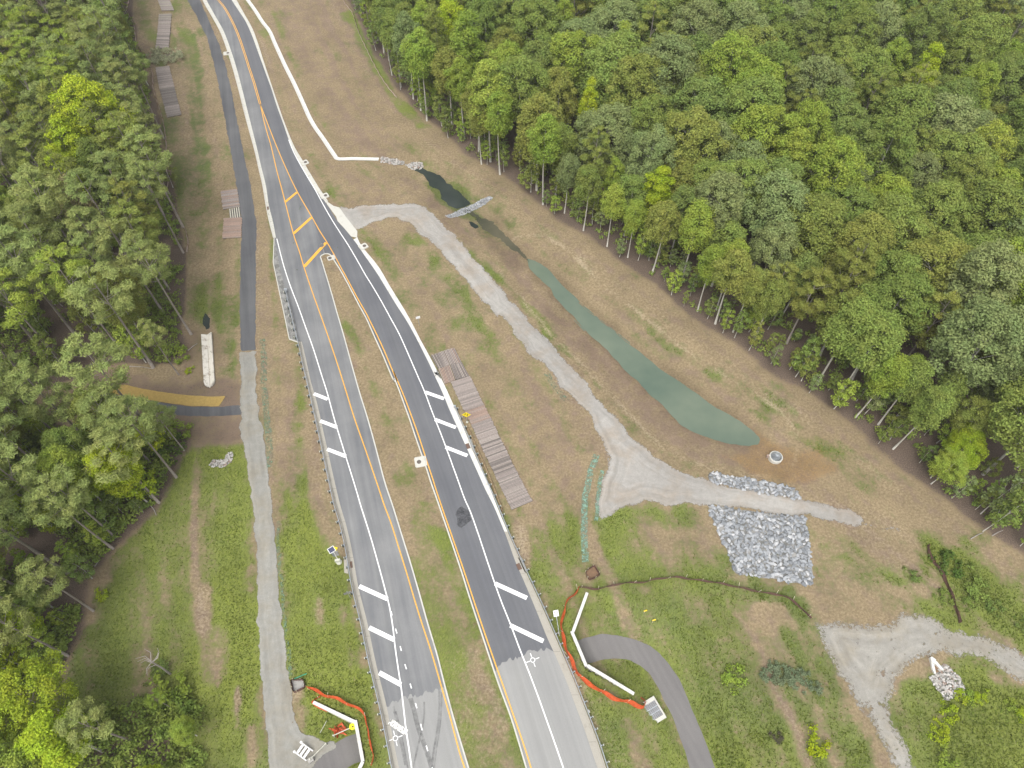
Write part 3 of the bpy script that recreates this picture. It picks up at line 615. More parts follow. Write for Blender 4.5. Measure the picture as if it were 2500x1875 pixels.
f_a = noise(t, 2.6, 6, 0.78, p); f_b = noise(t, 0.55, 5, 0.62, p); f_c = noise(t, 7.0, 3, 0.7, p); f_d = noise(t, 0.16, 4, 0.6, p)
blade = noise(t, 1.0, 4, 0.7, rot(t, p, R(25), (6.0, 2.0, 1)))
base = ramp(t, f_a, [(0.28, (0.105, 0.082, 0.048)), (0.5, (0.218, 0.168, 0.1)), (0.72, (0.34, 0.275, 0.172))])
soilc = ramp(t, f_a, [(0.3, (0.14, 0.1, 0.07)), (0.7, (0.24, 0.18, 0.13))])
def thr(w_, soft, nz):                     # speckled coverage with mean w_
    return mrange(t, mth(t, 'ADD', w_, mth(t, 'MULTIPLY', mth(t, 'SUBTRACT', nz, 0.5), 2.3)), 0.5 - soft, 0.5 + soft)
col = mixc(t, thr(aS, 0.25, f_b), base, soilc)
gr = mixc(t, mth(t, 'ADD', mth(t, 'MULTIPLY', aL, 0.75), mth(t, 'MULTIPLY', mth(t, 'SUBTRACT', f_b, 0.4), 0.8)), (0.088, 0.122, 0.038), (0.19, 0.225, 0.034))
gr = mixc(t, 1.0, gr, ramp(t, blade, [(0.25, 0.55), (0.75, 1.35)]), 'MULTIPLY')
f_e = noise(t, 1.25, 5, 0.75, p)
nzg = mth(t, 'ADD', mth(t, 'MULTIPLY', f_e, 0.45), mth(t, 'ADD', mth(t, 'MULTIPLY', f_b, 0.3), mth(t, 'MULTIPLY', f_a, 0.25)))
gr = mixc(t, mrange(t, aC, 0.25, 0.8), (0.125, 0.128, 0.058), gr)
col = mixc(t, mth(t, 'MULTIPLY', thr(aC, 0.16, nzg), 0.93), col, gr)
col = mixc(t, thr(aR, 0.3, f_a), col, ramp(t, f_c, [(0.3, (0.14, 0.085, 0.035)), (0.7, (0.32, 0.215, 0.105))]))
col = mixc(t, thr(aP, 0.3, f_a), col, (0.33, 0.27, 0.18))
lit = ramp(t, f_c, [(0.3, (0.06, 0.045, 0.034)), (0.55, (0.13, 0.097, 0.075)), (0.75, (0.24, 0.19, 0.15))])
col = mixc(t, thr(aLi, 0.25, f_a), col, lit)
col = mixc(t, mth(t, 'MULTIPLY', aW, 0.7), col, (0.09, 0.065, 0.04))
g2 = mrange(t, f_d, 0.3, 0.7, 0.86, 1.14)
vm = nd(t, 'ShaderNodeVectorMath', operation='SCALE'); t.links.new(col, vm.inputs[0]); t.links.new(g2, vm.inputs['Scale'])
t.links.new(vm.outputs[0], b.inputs['Base Color']); b.inputs['Roughness'].default_value = 0.97; b.inputs['Specular IOR Level'].default_value = 0.2
bump(t, b, f_a, 0.6, 0.12)
me.materials.append(m)
tag(link('ground', me), kind='structure')

# ------------------------------------------------------------------ roads
def polyroad(name, poly, mat, z, parent=None): return sheet(name, poly, mat, z, parent, flat=True)
gutL_in2 = np.vstack([gutL_in, PZ(W('F',(437,214),(434,370),(470,540),(500,680),(536,852),(590,872))), gutL2_in])
mid = len(medL)
left_half = np.vstack([gutL_in2, medL[::-1], [nose[len(nose)//2]], resample(np.array(ylR)[1:6][::-1], 2), resample(ylD[::-1], 2)])
right_half = np.vstack([resample(ylD, 2), resample(np.array(ylR)[1:6], 2), [nose[len(nose)//2]], medR, gutR_in[::-1]])
road = tag(empty('road', (0, 40, 0)), kind='structure')
left_s = polyroad('asphalt_surface', left_half, 'asphalt_left', 0.020)
right_s = polyroad('asphalt_surface', right_half, 'asphalt', 0.020)
for o in (left_s, right_s): o.parent = road; o.location = (0, -40, 0)
def rp(o): o.parent = road; o.location = (0, -40, 0); return o
# worn pavement at the bottom
oldL = np.vstack([PZ(W('J',(886,1268),(930,1240),(1000,1216),(1060,1200),(1110,1193),(1160,1172),(1210,1162),(1246,1148)), 0), medL[medL[:, 1] < PZ(W('J',(1255,1140)))[0, 1]], gutL2_in[gutL2_in[:, 1] < PZ(W('J',(886,1268)))[0, 1]][::-1]])
oldR = np.vstack([PZ(W('K',(45,1012),(100,985),(150,965),(190,940),(250,920),(300,912),(347,897)), 0), gutR_in[gutR_in[:, 1] < PZ(W('K',(380,897)))[0, 1]], medR[medR[:, 1] < PZ(W('K',(30,1015)))[0, 1]][::-1]])
def ragtop(Pg, k):
    top = resample(Pg[:k], 0.25, False); top[1:-1, 1] += (npr.rand(len(top) - 2) - 0.5) * 0.7
    return np.vstack([top, Pg[k:]])
rp(polyroad('worn_asphalt', ragtop(oldL, 8), 'asphalt_worn', 0.026)); rp(polyroad('worn_asphalt', ragtop(oldR, 7), 'asphalt_worn', 0.026))
ZM = 0.034
def line(P_, w_, mat, name='lane_line'): rp(ribbon(name, resample(P_, 1.0), w_ / 2, w_ / 2, mat, ZM))
line(ylL, 0.17, 'paint_yellow', 'yellow_line'); line(ylR, 0.17, 'paint_yellow', 'yellow_line')
C_ = resample(ylD, 1.0)
for s_ in (-1, 1): rp(ribbon('yellow_line', C_ + normals(C_) * 0.17 * s_, 0.075, 0.075, 'paint_yellow', ZM))
line(whR, 0.17, 'paint_white', 'white_edge_line'); line(whL, 0.17, 'paint_white', 'white_edge_line')
def bar(k, a, b_, w_, mat='paint_white', name='hatch_bar', z=0.038):
    Q = PZ(W(k, a, b_)); rp(ribbon(name, Q, w_ / 2, w_ / 2, mat, z))
for k, a, b_ in (('F',(690,1196),(778,1231)),('F',(731,1368),(835,1408)),('F',(775,1547),(892,1592)),('J',(718,509),(897,590)),('J',(781,771),(940,848)),('J',(845,1056),(982,1131)),
                 ('G',(356,563),(477,606)),('G',(420,737),(552,788)),('G',(487,912),(625,966)),('K',(22,492),(224,584)),('K',(119,757),(328,857))):
    bar(k, a, b_, 0.62)
bar('J', (910,1362), (1018,1436), 0.75, 'paint_worn')
bar('B', (768,1279), (843,1217), 0.55, 'paint_yellow'); bar('B', (821,1479), (935,1376), 0.6, 'paint_yellow'); bar('F', (630,392), (768,240), 0.65, 'paint_yellow')
for a, b_ in (((920,668),(926,694)),((948,777),(957,808)),((977,888),(985,918)),((1007,1002),(1017,1034)),((1040,1125),(1049,1156)),((1074,1249),(1083,1281)),((1107,1380),(1117,1421)),((1142,1517),(1152,1552)),((1179,1655),(1190,1690))):
    bar('J', a, b_, 0.15, name='lane_dash')
# survey targets painted on the asphalt
def target(k, c, mat='paint_white'):
    c = PZ(W(k, c))[0]; mb = MB(); n = 20
    V = [(c[0] + math.cos(a) * r_, c[1] + math.sin(a) * r_, 0.039) for r_ in (0.34, 0.25) for a in np.linspace(0, 2 * math.pi, n, endpoint=False)]
    mb.add(V, [(i, (i + 1) % n, n + (i + 1) % n, n + i) for i in range(n)])
    for a in (0.35, 1.92, 3.49, 5.06):
        u = np.array([math.cos(a), math.sin(a)]); ribbon('', np.array([c + u * 0.4, c + u * 0.95]), 0.05, 0.05, mat, 0.039, add=mb)
    rp(mb.obj('survey_target', mat))
target('K', (261,976)); target('J', (947,1471))
# skid marks, wet patch
m, t, b = newmat('tyre_mark'); p = pos(t); b.inputs['Base Color'].default_value = (0.06, 0.06, 0.06, 1)
t.links.new(mrange(t, noise(t, 1.2, 4, 0.7, p), 0.35, 0.75, 0.05, 0.5), b.inputs['Alpha'])
m, t, b = newmat('wet_stain'); p = pos(t); b.inputs['Base Color'].default_value = (0.045, 0.046, 0.05, 1); b.inputs['Roughness'].default_value = 0.5
t.links.new(mrange(t, noise(t, 1.6, 6, 0.8, p), 0.38, 0.62, 0.1, 0.75), b.inputs['Alpha'])
for P_, w_ in (([(1035,1220),(1060,1300),(1080,1390),(1115,1490),(1150,1590),(1170,1659)],0.16),([(1050,1215),(1075,1300),(1095,1390),(1130,1490),(1165,1590),(1190,1680)],0.14),
               ([(1225,1170),(1225,1300),(1212,1420),(1190,1550),(1175,1690)],0.14),([(1240,1180),(1238,1300),(1226,1420),(1206,1550),(1190,1690)],0.1),
               ([(935,1270),(960,1400),(985,1520),(1010,1640)],0.14),([(950,1300),(975,1400),(1000,1520),(1026,1659)],0.1),([(1130,1240),(1128,1340),(1110,1440),(1085,1540),(1060,1659)],0.12)):
    rp(ribbon('tyre_mark', resample(PZ(W('J', *P_)), 0.7), w_, w_, 'tyre_mark', 0.031))
rp(sheet('wet_stain', PZ(W('G',(585,1290),(625,1310),(650,1370),(620,1400),(590,1425),(560,1400),(555,1340),(570,1300))), 'wet_stain', 0.031, flat=True, rag=0.3, ragsc=0.6, closed_step=0.15))
# gutter and kerbs
def between(A, B_, z, name, mat, parent=None):
    n = max(len(A), len(B_)); a = resample(A, 1, False); b2 = resample(B_, 1, False)
    s = np.linspace(0, 1, n); ia = np.linspace(0, 1, len(a)); ib = np.linspace(0, 1, len(b2))
    a = np.stack([np.interp(s, ia, a[:, k]) for k in (0, 1)], 1); b2 = np.stack([np.interp(s, ib, b2[:, k]) for k in (0, 1)], 1)
    V = np.vstack([np.column_stack([a, np.full(n, z)]), np.column_stack([b2, np.full(n, z)])])
    return link(name, pymesh(name, V, [(i, n + i, n + i + 1, i + 1) for i in range(n - 1)], mat), None, parent), a, b2
def gutter(A, B_, mat, jn=3.05, kerbw=0.16):
    """A = outer edge (grass side), B = asphalt edge"""
    root = tag(empty('kerb', (float(A[0][0]), float(A[0][1]), 0)), kind='structure')
    o, a, b2 = between(A, B_, 0.03, 'gutter_pan', mat); o.parent = root; o.location = -Vector(root.location)
    mb = MB(); u = b2 - a; u /= np.linalg.norm(u, axis=1)[:, None] + 1e-9
    kerbbox(a + u * kerbw / 2, kerbw, 0.0, 0.15, mb); k = mb.obj('kerb_edge', mat, root); k.location = -Vector(root.location)
    s = np.concatenate([[0], np.cumsum(np.linalg.norm(np.diff(a, axis=0), axis=1))]); jm = MB()
    for d in np.arange(jn, s[-1], jn):
        i = np.searchsorted(s, d); i = min(i, len(a) - 1); tdir = a[i] - a[i - 1]; tdir /= np.linalg.norm(tdir) + 1e-9
        p0, p1 = a[i] + u[i] * (kerbw + 0.01), b2[i]
        jm.add([(*(p0 - tdir * 0.02), 0.0335), (*(p1 - tdir * 0.02), 0.0335), (*(p1 + tdir * 0.02), 0.0335), (*(p0 + tdir * 0.02), 0.0335)], [(0, 1, 2, 3)])
    j = jm.obj('joint', 'joint', root); j.location = -Vector(root.location)
    return root
gutter(gutL_out, gutL_in, 'concrete_new', 3.05); gutter(gutL2_out, gutL2_in, 'concrete_gutter', 6.1)
# right side: the asphalt edge split at the driveway
ysp = PZ(W('B',(1030,1290)))[0, 1]; ysp2 = PZ(W('F',(958,222)))[0, 1]
yb = PZ(W('G',(860,1470)))[0, 1]
gutter(gutR_out1, gutR_in[gutR_in[:, 1] >= ysp - 0.5], 'concrete_new', 3.05)
gi = gutR_in[gutR_in[:, 1] < ysp2 + 0.5]; go = gutR_out2
gutter(go[go[:, 1] >= yb], gi[gi[:, 1] >= yb], 'concrete_white', 6.1)
k1, k2 = int((go[:, 1] >= yb).sum()) - 1, int((gi[:, 1] >= yb).sum()) - 1
gutter(go[k1:], gi[k2:], 'concrete_gutter', 6.1)
ap = sheet('driveway_apron', APRON, 'concrete_new', 0.07, flat=True); tag(ap, kind='structure')
mb = MB(); K_ = np.vstack([medL[::-1][:-1], nose, medR[1:]]); kerbbox(K_, 0.2, 0.0, 0.16, mb)
tag(mb.obj('median_kerb', 'concrete_new'), kind='structure')
# median earth inside the kerb
md = sheet('median', MEDIAN, 'ground', 0.06, flat=False, step=1.0); tag(md, kind='structure')
# copy the cover attributes onto the median
def copy_cover(o):
    me_ = o.data; n = len(me_.vertices); co = np.zeros(n * 3, np.float32); me_.vertices.foreach_get('co', co); co = co.reshape(-1, 3)
    i = np.clip(np.searchsorted(AX, co[:, 0]), 0, len(AX) - 1); j = np.clip(np.searchsorted(AY, co[:, 1]), 0, len(AY) - 1)
    for nm, arr in (('cover', (cov, lush, soil)), ('extra', (pale, litter, wet))):
        ca = me_.color_attributes.new(nm, 'FLOAT_COLOR', 'POINT')
        ca.data.foreach_set('color', np.stack([*(np.clip(a_, 0, 1)[i, j] for a_ in arr), (np.clip(rust, 0, 1)[i, j])], -1).astype(np.float32).ravel())
copy_cover(md)
# thin kerb round the left widening with its rough paved strip
tag(sheet('paved_strip', PZ(W('F',(440,216),(437,370),(473,540),(503,680),(539,848),(592,868),(575,760),(540,640),(505,520),(475,400),(457,290))), 'concrete_pavers', 0.027, flat=True), kind='structure')
mb = MB(); kerbbox(resample(PZ(W('F',(440,210),(434,370),(470,540),(500,680),(536,852),(596,873))), 1.0, False), 0.16, 0, 0.15, mb); tag(mb.obj('edging_kerb', 'concrete_new'), kind='structure')
# paths
gw = sheet('greenway_path', GREENWAY, 'path_asphalt_dark', 0.03, rag=0.22, ragsc=0.9); tag(gw, kind='structure')
tag(sheet('gravel_path', GPATH, 'gravel_path', 0.07, rag=0.4, ragsc=1.2, step=0.6), kind='structure')
tag(sheet('side_path', P(SPATH), 'path_asphalt_dark', 0.03, rag=0.15, ragsc=0.9), kind='structure')
tag(sheet('gravel_track', P(TRACK), 'gravel', 0.045, rag=0.8, ragsc=2.2, step=1.0), kind='structure')
tag(sheet('gravel_lot', P(LOT), 'gravel_lot', 0.045, rag=0.9, ragsc=1.6, step=1.0), kind='structure')
tag(sheet('footpath', P(RPATH), 'path_asphalt', 0.04, rag=0.08, ragsc=0.8, step=0.8), kind='structure')
tag(sheet('footpath', P(LPATH), 'path_asphalt', 0.04, rag=0.05, ragsc=0.8, step=0.8), kind='structure')
# water
tag(sheet('pond', POND, 'pond_water', -1.29, flat=True, rag=0.25, ragsc=1.5, closed_step=0.4), kind='structure')
tag(sheet('ditch_water', BOG, 'ditch_water', -0.93, flat=True, rag=0.9, ragsc=2.2, closed_step=0.3), kind='structure')
CH = resample(CHAN, 0.7); cn_ = normals(CH); cw = 0.75 + (fbm(CH[:, 0] + 300, CH[:, 1] + 300, 4, 3, 4) - 0.5) * 2.4
tag(sheet('ditch_water', np.vstack([CH + cn_ * cw[:, None], (CH - cn_ * cw[:, None])[::-1]]), 'ditch_murk', -1.0, flat=True, rag=0.5, ragsc=1.0, closed_step=0.25), kind='structure')
for Q_ in (W('N',(1550,1320),(1620,1330),(1700,1380),(1720,1420),(1660,1445),(1590,1400)), W('C',(555,955),(600,970),(630,1000),(600,1010),(565,985)), W('E',(1282,460),(1300,425),(1330,460),(1325,520),(1305,530),(1285,500))):
    w_ = P(Q_); tag(sheet('puddle', w_, 'ditch_water', 0.03, rag=0.15, ragsc=0.6, closed_step=0.2, step=0.5), kind='structure')

# ------------------------------------------------------------------ concrete drainage
def channel(name, pts, wid, mat, dep, label):
    C = resample(P(W(pts[0], *pts[1]))[:, :2], 0.8); N = normals(C); n = len(C); V = []; F = []
    prof = [(-wid / 2, 0.0), (-wid / 2, 0.1), (-wid / 2 + 0.12, 0.1), (-0.1, -dep + 0.1), (0.1, -dep + 0.1), (wid / 2 - 0.12, 0.1), (wid / 2, 0.1), (wid / 2, 0)]
    for i in range(n):
        z = float(hz(*C[i]))
        for o_, h_ in prof: V.append((C[i][0] + N[i][0] * o_, C[i][1] + N[i][1] * o_, z + h_ + 0.06))
    k = len(prof)
    for i in range(n - 1):
        for j in range(k - 1): F.append((i * k + j, i * k + j + 1, (i + 1) * k + j + 1, (i + 1) * k + j))
    o = link(name, pymesh(name, V, F, mat)); tag(o, label, 'drainage channel'); return o
channel('drainage_channel', ('B', [(470,-80),(530,0),(580,70),(625,140),(670,200),(710,290),(770,420),(830,540),(880,650),(920,740),(960,810),(1010,880),(1050,940),(1088,995),(1105,1008),(1200,1006),(1360,1009)]), 0.95, 'concrete_white', 0.12, 'long white concrete drainage channel bending beside the brown field right of the road')
# short half-pipe flume on the left
Cf = P(W('Y', (390,330), (440,1380)))[:, :2]; Cf = resample(Cf, 0.6, False); N = normals(Cf); V = []; F = []
prof = [(-1.0, 0.05), (-0.95, 0.34), (-0.45, 0.1), (-0.14, -0.06), (0.0, -0.1), (0.14, -0.06), (0.45, 0.1), (0.95, 0.34), (1.0, 0.05)]
for i, c in enumerate(Cf):
    sc_ = 1.0 if i < len(Cf) - 2 else (0.85 if i == len(Cf) - 2 else 0.35)
    for o_, h_ in prof: V.append((c[0] + N[i][0] * o_ * sc_ * 0.95, c[1] + N[i][1] * o_ * sc_ * 0.95, 0.24 + h_ - 0.15))
k = len(prof)
for i in range(len(Cf) - 1):
    for j in range(k - 1): F.append((i * k + j, i * k + j + 1, (i + 1) * k + j + 1, (i + 1) * k + j))
tag(link('drainage_flume', pymesh('drainage_flume', V, F, 'concrete_flume')), 'short white concrete half-pipe flume with muddy stains ending above the yellow straw blanket', 'drainage flume')

# storm drain inlets with apron and round lid
def inlet(p, ang, label, w_=1.5, d_=1.5, mat='concrete_new'):
    c = P1(p); root = empty('drain_inlet', (c[0], c[1], 0), ang); tag(root, label, 'storm drain', 'kerb inlets with a round cover')
    poly = [(-w_/2+0.15, -d_/2), (w_/2, -d_/2), (w_/2, d_/2), (-w_/2+0.15, d_/2), (-w_/2, d_/2-0.2), (-w_/2, -d_/2+0.2)]
    MB().prism(poly, 0.0, 0.14).obj('slab', mat, root)
    n = 18; ring = [(math.cos(a) * 0.36, math.sin(a) * 0.36) for a in np.linspace(0, 6.283, n, endpoint=False)]
    lid = MB().prism([(x_ - 0.15, y_) for x_, y_ in ring], 0.14, 0.155).obj('manhole_cover', 'dark_iron', root)
    n2 = MB()
    for k_ in range(3): n2.box((-0.15, -0.18 + k_ * 0.18, 0.158), (0.46, 0.035, 0.012))
    n2.obj('rib', 'joint', lid)
    MB().box((w_/2 + 0.12, 0, 0.075), (0.2, d_ * 0.9, 0.149)).obj('throat', mat, root)
inlet(W('B',(402,338))[0], R(195), 'white concrete drain inlet with round cover on the left kerb, farthest up the road')
inlet(W('B',(893,1030))[0], R(215), 'white drain inlet behind the right kerb, second one up from the driveway apron')
inlet(W('B',(1020,1240))[0], R(212), 'white drain inlet behind the right kerb directly above the driveway apron')
inlet(W('B',(1266,1560))[0], R(215), 'white drain inlet behind the right kerb just below the driveway apron')
inlet(W('F',(797,338))[0], R(25), 'drain inlet with round cover inside the rounded nose of the median', 1.3, 1.2)
inlet(W('F',(1362,1628))[0], R(12), 'large white drain inlet on the median side of the right carriageway', 1.7, 1.9)
def grate(p, ang, label, back=True):
    c = P1(p); root = empty('drain_grate', (c[0], c[1], 0), ang); tag(root, label, 'drain grate', 'kerb gutter grates')
    MB().box((0, 0, 0.045), (0.62, 1.0, 0.03)).obj('frame', 'dark_iron', root)
    for k_ in range(6): MB().box((0, -0.4 + k_ * 0.16, 0.066), (0.5, 0.05, 0.012)).obj('bar', 'stake_rust', root)
    if back: MB().prism([(-1.0,-1.0),(-0.45,-1.3),(-0.45,1.3),(-0.85,1.0)], 0, 0.15).obj('slab', 'concrete_gutter', root)
grate(W('V',(785,820))[0], R(14), 'rusty gutter grate in the left kerb beside the solar radar sign')
grate(W('G',(628,905))[0], R(200), 'rusty gutter grate in the right kerb beside the timber mats')
grate(W('K',(173,385))[0], R(204), 'rusty gutter grate in the right kerb just above the lower white hatch bars')
grate(W('B',(655,1318))[0], R(12), 'small gutter grate in the left kerb across from the yellow hatching', False)
# grated box by the lower right path
c = P1(W('K',(1022,1298))[0]); root = tag(empty('grated_inlet', tuple(c), R(28)), 'square concrete drain box with a steel grating beside the lower right footpath', 'drain box')
MB().prism([(-1.1,-1.5),(1.1,-1.5),(1.1,1.5),(-1.1,1.5)], -0.4, 0.2).obj('box', 'concrete_new', root)
MB().box((0, 0, 0.204), (1.75, 2.0, 0.02)).obj('opening', 'dark_iron', root)
for k_ in range(14): MB().box((0, -0.9 + k_ * 0.14, 0.23), (1.7, 0.06, 0.03)).obj('bar', 'galvanised', root)
for s_ in (-0.3, 0.3): MB().box((0, s_, 0.255), (1.72, 0.05, 0.02)).obj('cross_bar', 'galvanised', root)

# pond riser with trash rack
c = P1(W('T',(715,830))[0]); root = tag(empty('overflow_riser', tuple(c)), 'round concrete overflow riser with a domed grating in the rusty mud below the pond', 'overflow riser')
mb = MB(); n = 28; r_, h_ = 1.08, 0.75; ring = lambda rr, z: [(rr * math.cos(a), rr * math.sin(a), z) for a in np.linspace(0, 2 * math.pi, n, endpoint=False)]
V = ring(r_, -0.2) + ring(r_, h_) + ring(r_ - 0.2, h_) + ring(r_ - 0.2, 0.0); F = []
for q in range(3): F += [(q * n + i, q * n + (i + 1) % n, (q + 1) * n + (i + 1) % n, (q + 1) * n + i) for i in range(n)]
mb.add(V, F).obj('barrel', 'concrete_new', root)
MB().prism([(math.cos(a) * 0.87, math.sin(a) * 0.87) for a in np.linspace(0, 6.283, 24, endpoint=False)], 0.05, 0.1).obj('water_below', 'black_void', root)
dome = MB(); rd = 0.9
for a in np.linspace(0, math.pi, 13)[:-1]:
    dome.tube([(rd * math.cos(ph) * math.cos(a), rd * math.cos(ph) * math.sin(a), h_ + 0.5 * math.sin(ph)) for ph in np.linspace(0, math.pi, 13)], 0.02, 4)
for ph in np.linspace(0.15, 1.4, 8):
    rr = rd * math.cos(ph); dome.tube([(rr * math.cos(a), rr * math.sin(a), h_ + 0.5 * math.sin(ph)) for a in np.linspace(0, 2 * math.pi, 25)], 0.018, 4, False)
dome.obj('trash_rack', 'galvanised', root)
MB().box((-1.15, 0.3, 0.35), (0.45, 0.35, 0.6)).obj('step_bracket', 'silt_pale', root)

# flared end section
q = P(W('Q',(410,205),(690,460),(530,535))); c = (q[1] + q[2]) / 2
root = tag(empty('pipe_end', (float(q[0][0]), float(q[0][1]), 0)), 'white concrete flared pipe end opening onto the small pale rock apron', 'pipe end')
def toL(p): v = PZ([p], 0.2)[0]; return (v[0] - q[0][0], v[1] - q[0][1])
hood = [toL(p) for p in W('Q',(405,215),(440,200),(520,260),(510,340),(495,345),(430,310))]
MB().prism(hood, -0.2, 0.5).obj('hood', 'concrete_white', root)
for pl in (W('Q',(432,312),(498,347),(505,400),(535,535),(505,540),(455,430)), W('Q',(512,262),(560,300),(690,455),(655,470),(590,410),(515,335))):
    MB().prism([toL(p) for p in pl], -0.2, 0.32).obj('wing', 'concrete_white', root)
MB().prism([toL(p) for p in W('Q',(505,345),(590,410),(650,470),(538,530),(508,400))], -0.1, 0.06).obj('floor', 'soil', root)

# ------------------------------------------------------------------ head walls
def headwall(k, segs, width, z0, z1, label):
    root = None
    for (a, b_) in segs:
        A, B_ = PZ(W(k, a, b_), z1)
        if root is None: root = tag(empty('retaining_wall', (float(A[0]), float(A[1]), z0)), label, 'retaining wall')
        mb = MB(); C = np.array([A, B_]); kerbbox(C, width, z0, z1 - 0.001 * len(root.children), mb)
        o = mb.obj('wall_panel', 'concrete_white', root); o.location = -Vector(root.location)
        m_ = MB(); kerbbox(np.array([A + (B_ - A) * 0.01, B_ - (B_ - A) * 0.01]), width + 0.06, z1 - 0.12, z1 + 0.02 + 0.004 * len(root.children), m_)
        o = m_.obj('coping', 'concrete_white', root); o.location = -Vector(root.location)
headwall('K', [((606,548),(516,795)), ((507,792),(600,1014)), ((606,1010),(903,1190))], 0.36, -3.0, 0.35, 'white three-sided retaining wall around the right footpath underpass')
headwall('J', [((426,1242),(690,1368)), ((693,1356),(741,1618)), ((741,1618),(690,1720))], 0.36, -3.0, 0.35, 'white retaining wall around the left footpath underpass by the gravel path')

# ------------------------------------------------------------------ guard rails
def guardrail(P_, label, post_mat, z_end=True, flare=None):
    C = resample(P_, 0.5); root = tag(empty('guardrail', (float(C[0][0]), float(C[0][1]), 0)), label, 'guardrail')
    off = -Vector(root.location); N = normals(C); V = []; F = []
    prof = [(0.0, 0.52), (0.045, 0.56), (0.045, 0.61), (0.0, 0.66), (0.0, 0.7), (0.045, 0.75), (0.045, 0.8), (0.0, 0.84), (-0.02, 0.84), (-0.02, 0.52)]
    for i in range(len(C)):
        for o_, h_ in prof: V.append((C[i][0] + N[i][0] * o_ * 1.6, C[i][1] + N[i][1] * o_ * 1.6, h_))
    k_ = len(prof)
    for i in range(len(C) - 1):
        for j in range(k_): F.append((i * k_ + j, i * k_ + (j + 1) % k_, (i + 1) * k_ + (j + 1) % k_, (i + 1) * k_ + j))
    o = link('rail', pymesh('rail', V, F, 'galvanised'), None, root); o.location = off
    return root, C, N
postM = MB().box((0, 0, 0.4), (0.12, 0.15, 0.86)).mesh('post', 'block_dark')
blkM = MB().box((0, 0, 0), (0.2, 0.15, 0.36)).mesh('block', 'post_steel')
capM = MB().box((0, 0, 0), (0.1, 0.18, 0.3)).mesh('end_block', 'block_pale')
def posts(root, C, N, side, pitch=1.905, start=0):
    s = np.concatenate([[0], np.cumsum(np.linalg.norm(np.diff(C, axis=0), axis=1))])
    for d in np.arange(start + 0.4, s[-1], pitch):
        i = min(np.searchsorted(s, d), len(C) - 1); a = math.atan2(N[i][1], N[i][0])
        c_ = C[i] + N[i] * side * 0.3; loc = Vector((c_[0], c_[1], 0)) - Vector(root.location)
        o = link('post', postM, None, root, loc, a)
        c2 = Vector((-side * 0.17, 0, 0.68)); link('spacer_block', blkM, None, o, c2)
        link('post_cap', capM, None, o, Vector((side * 0.1, 0, 0.7)))
railL = PZ(W('F',(512,540),(524,600),(545,690),(567,780),(590,872),(600,915),(620,1015),(645,1120),(675,1250),(714,1425))+W('J',(530,-130),(560,0),(598,130),(633,290),(668,500),(701,640),(728,750),(780,1000),(838,1240),(873,1400),(923,1659),(943,1760)), 0.6)
root, C, N = guardrail(railL, 'grey steel guardrail along the outer edge of the left carriageway', 0)
posts(root, C, N, -1)
a0 = C[0]; MB().box((a0[0]-root.location.x, a0[1]-root.location.y, 0.68), (0.5, 0.35, 0.5)).obj('end_terminal', 'galvanised', root)
railR = PZ(W('G',(545,655),(590,755),(637,860),(687,980),(737,1100),(787,1210),(838,1330),(887,1450))+W('K',(188,340),(254,480),(329,640),(399,800),(459,940),(519,1080),(579,1230),(634,1370),(690,1520),(735,1659),(775,1760)), 0.6)
root, C, N = guardrail(railR, 'grey steel guardrail along the outer edge of the right carriageway', 0)
posts(root, C, N, 1)
a0 = C[0]; MB().box((a0[0]-root.location.x, a0[1]-root.location.y, 0.68), (0.35, 0.3, 0.45)).obj('end_terminal', 'galvanised', root)
# straw wattle beside the right rail
Cw = P(W('G',(625,785),(650,840),(690,930),(725,1010),(760,1090),(800,1190),(848,1320)))
mb = MB(); Q_ = resample(Cw[:, :2], 0.8); mb.tube([(a, b_, 0.12) for a, b_ in Q_], [0.17 + 0.03 * rnd.random() for _ in Q_], 7)
tag(mb.obj('straw_wattle', 'wattle', smooth=True), 'long brown straw wattle lying between the right guardrail and the timber mats', 'straw wattle')

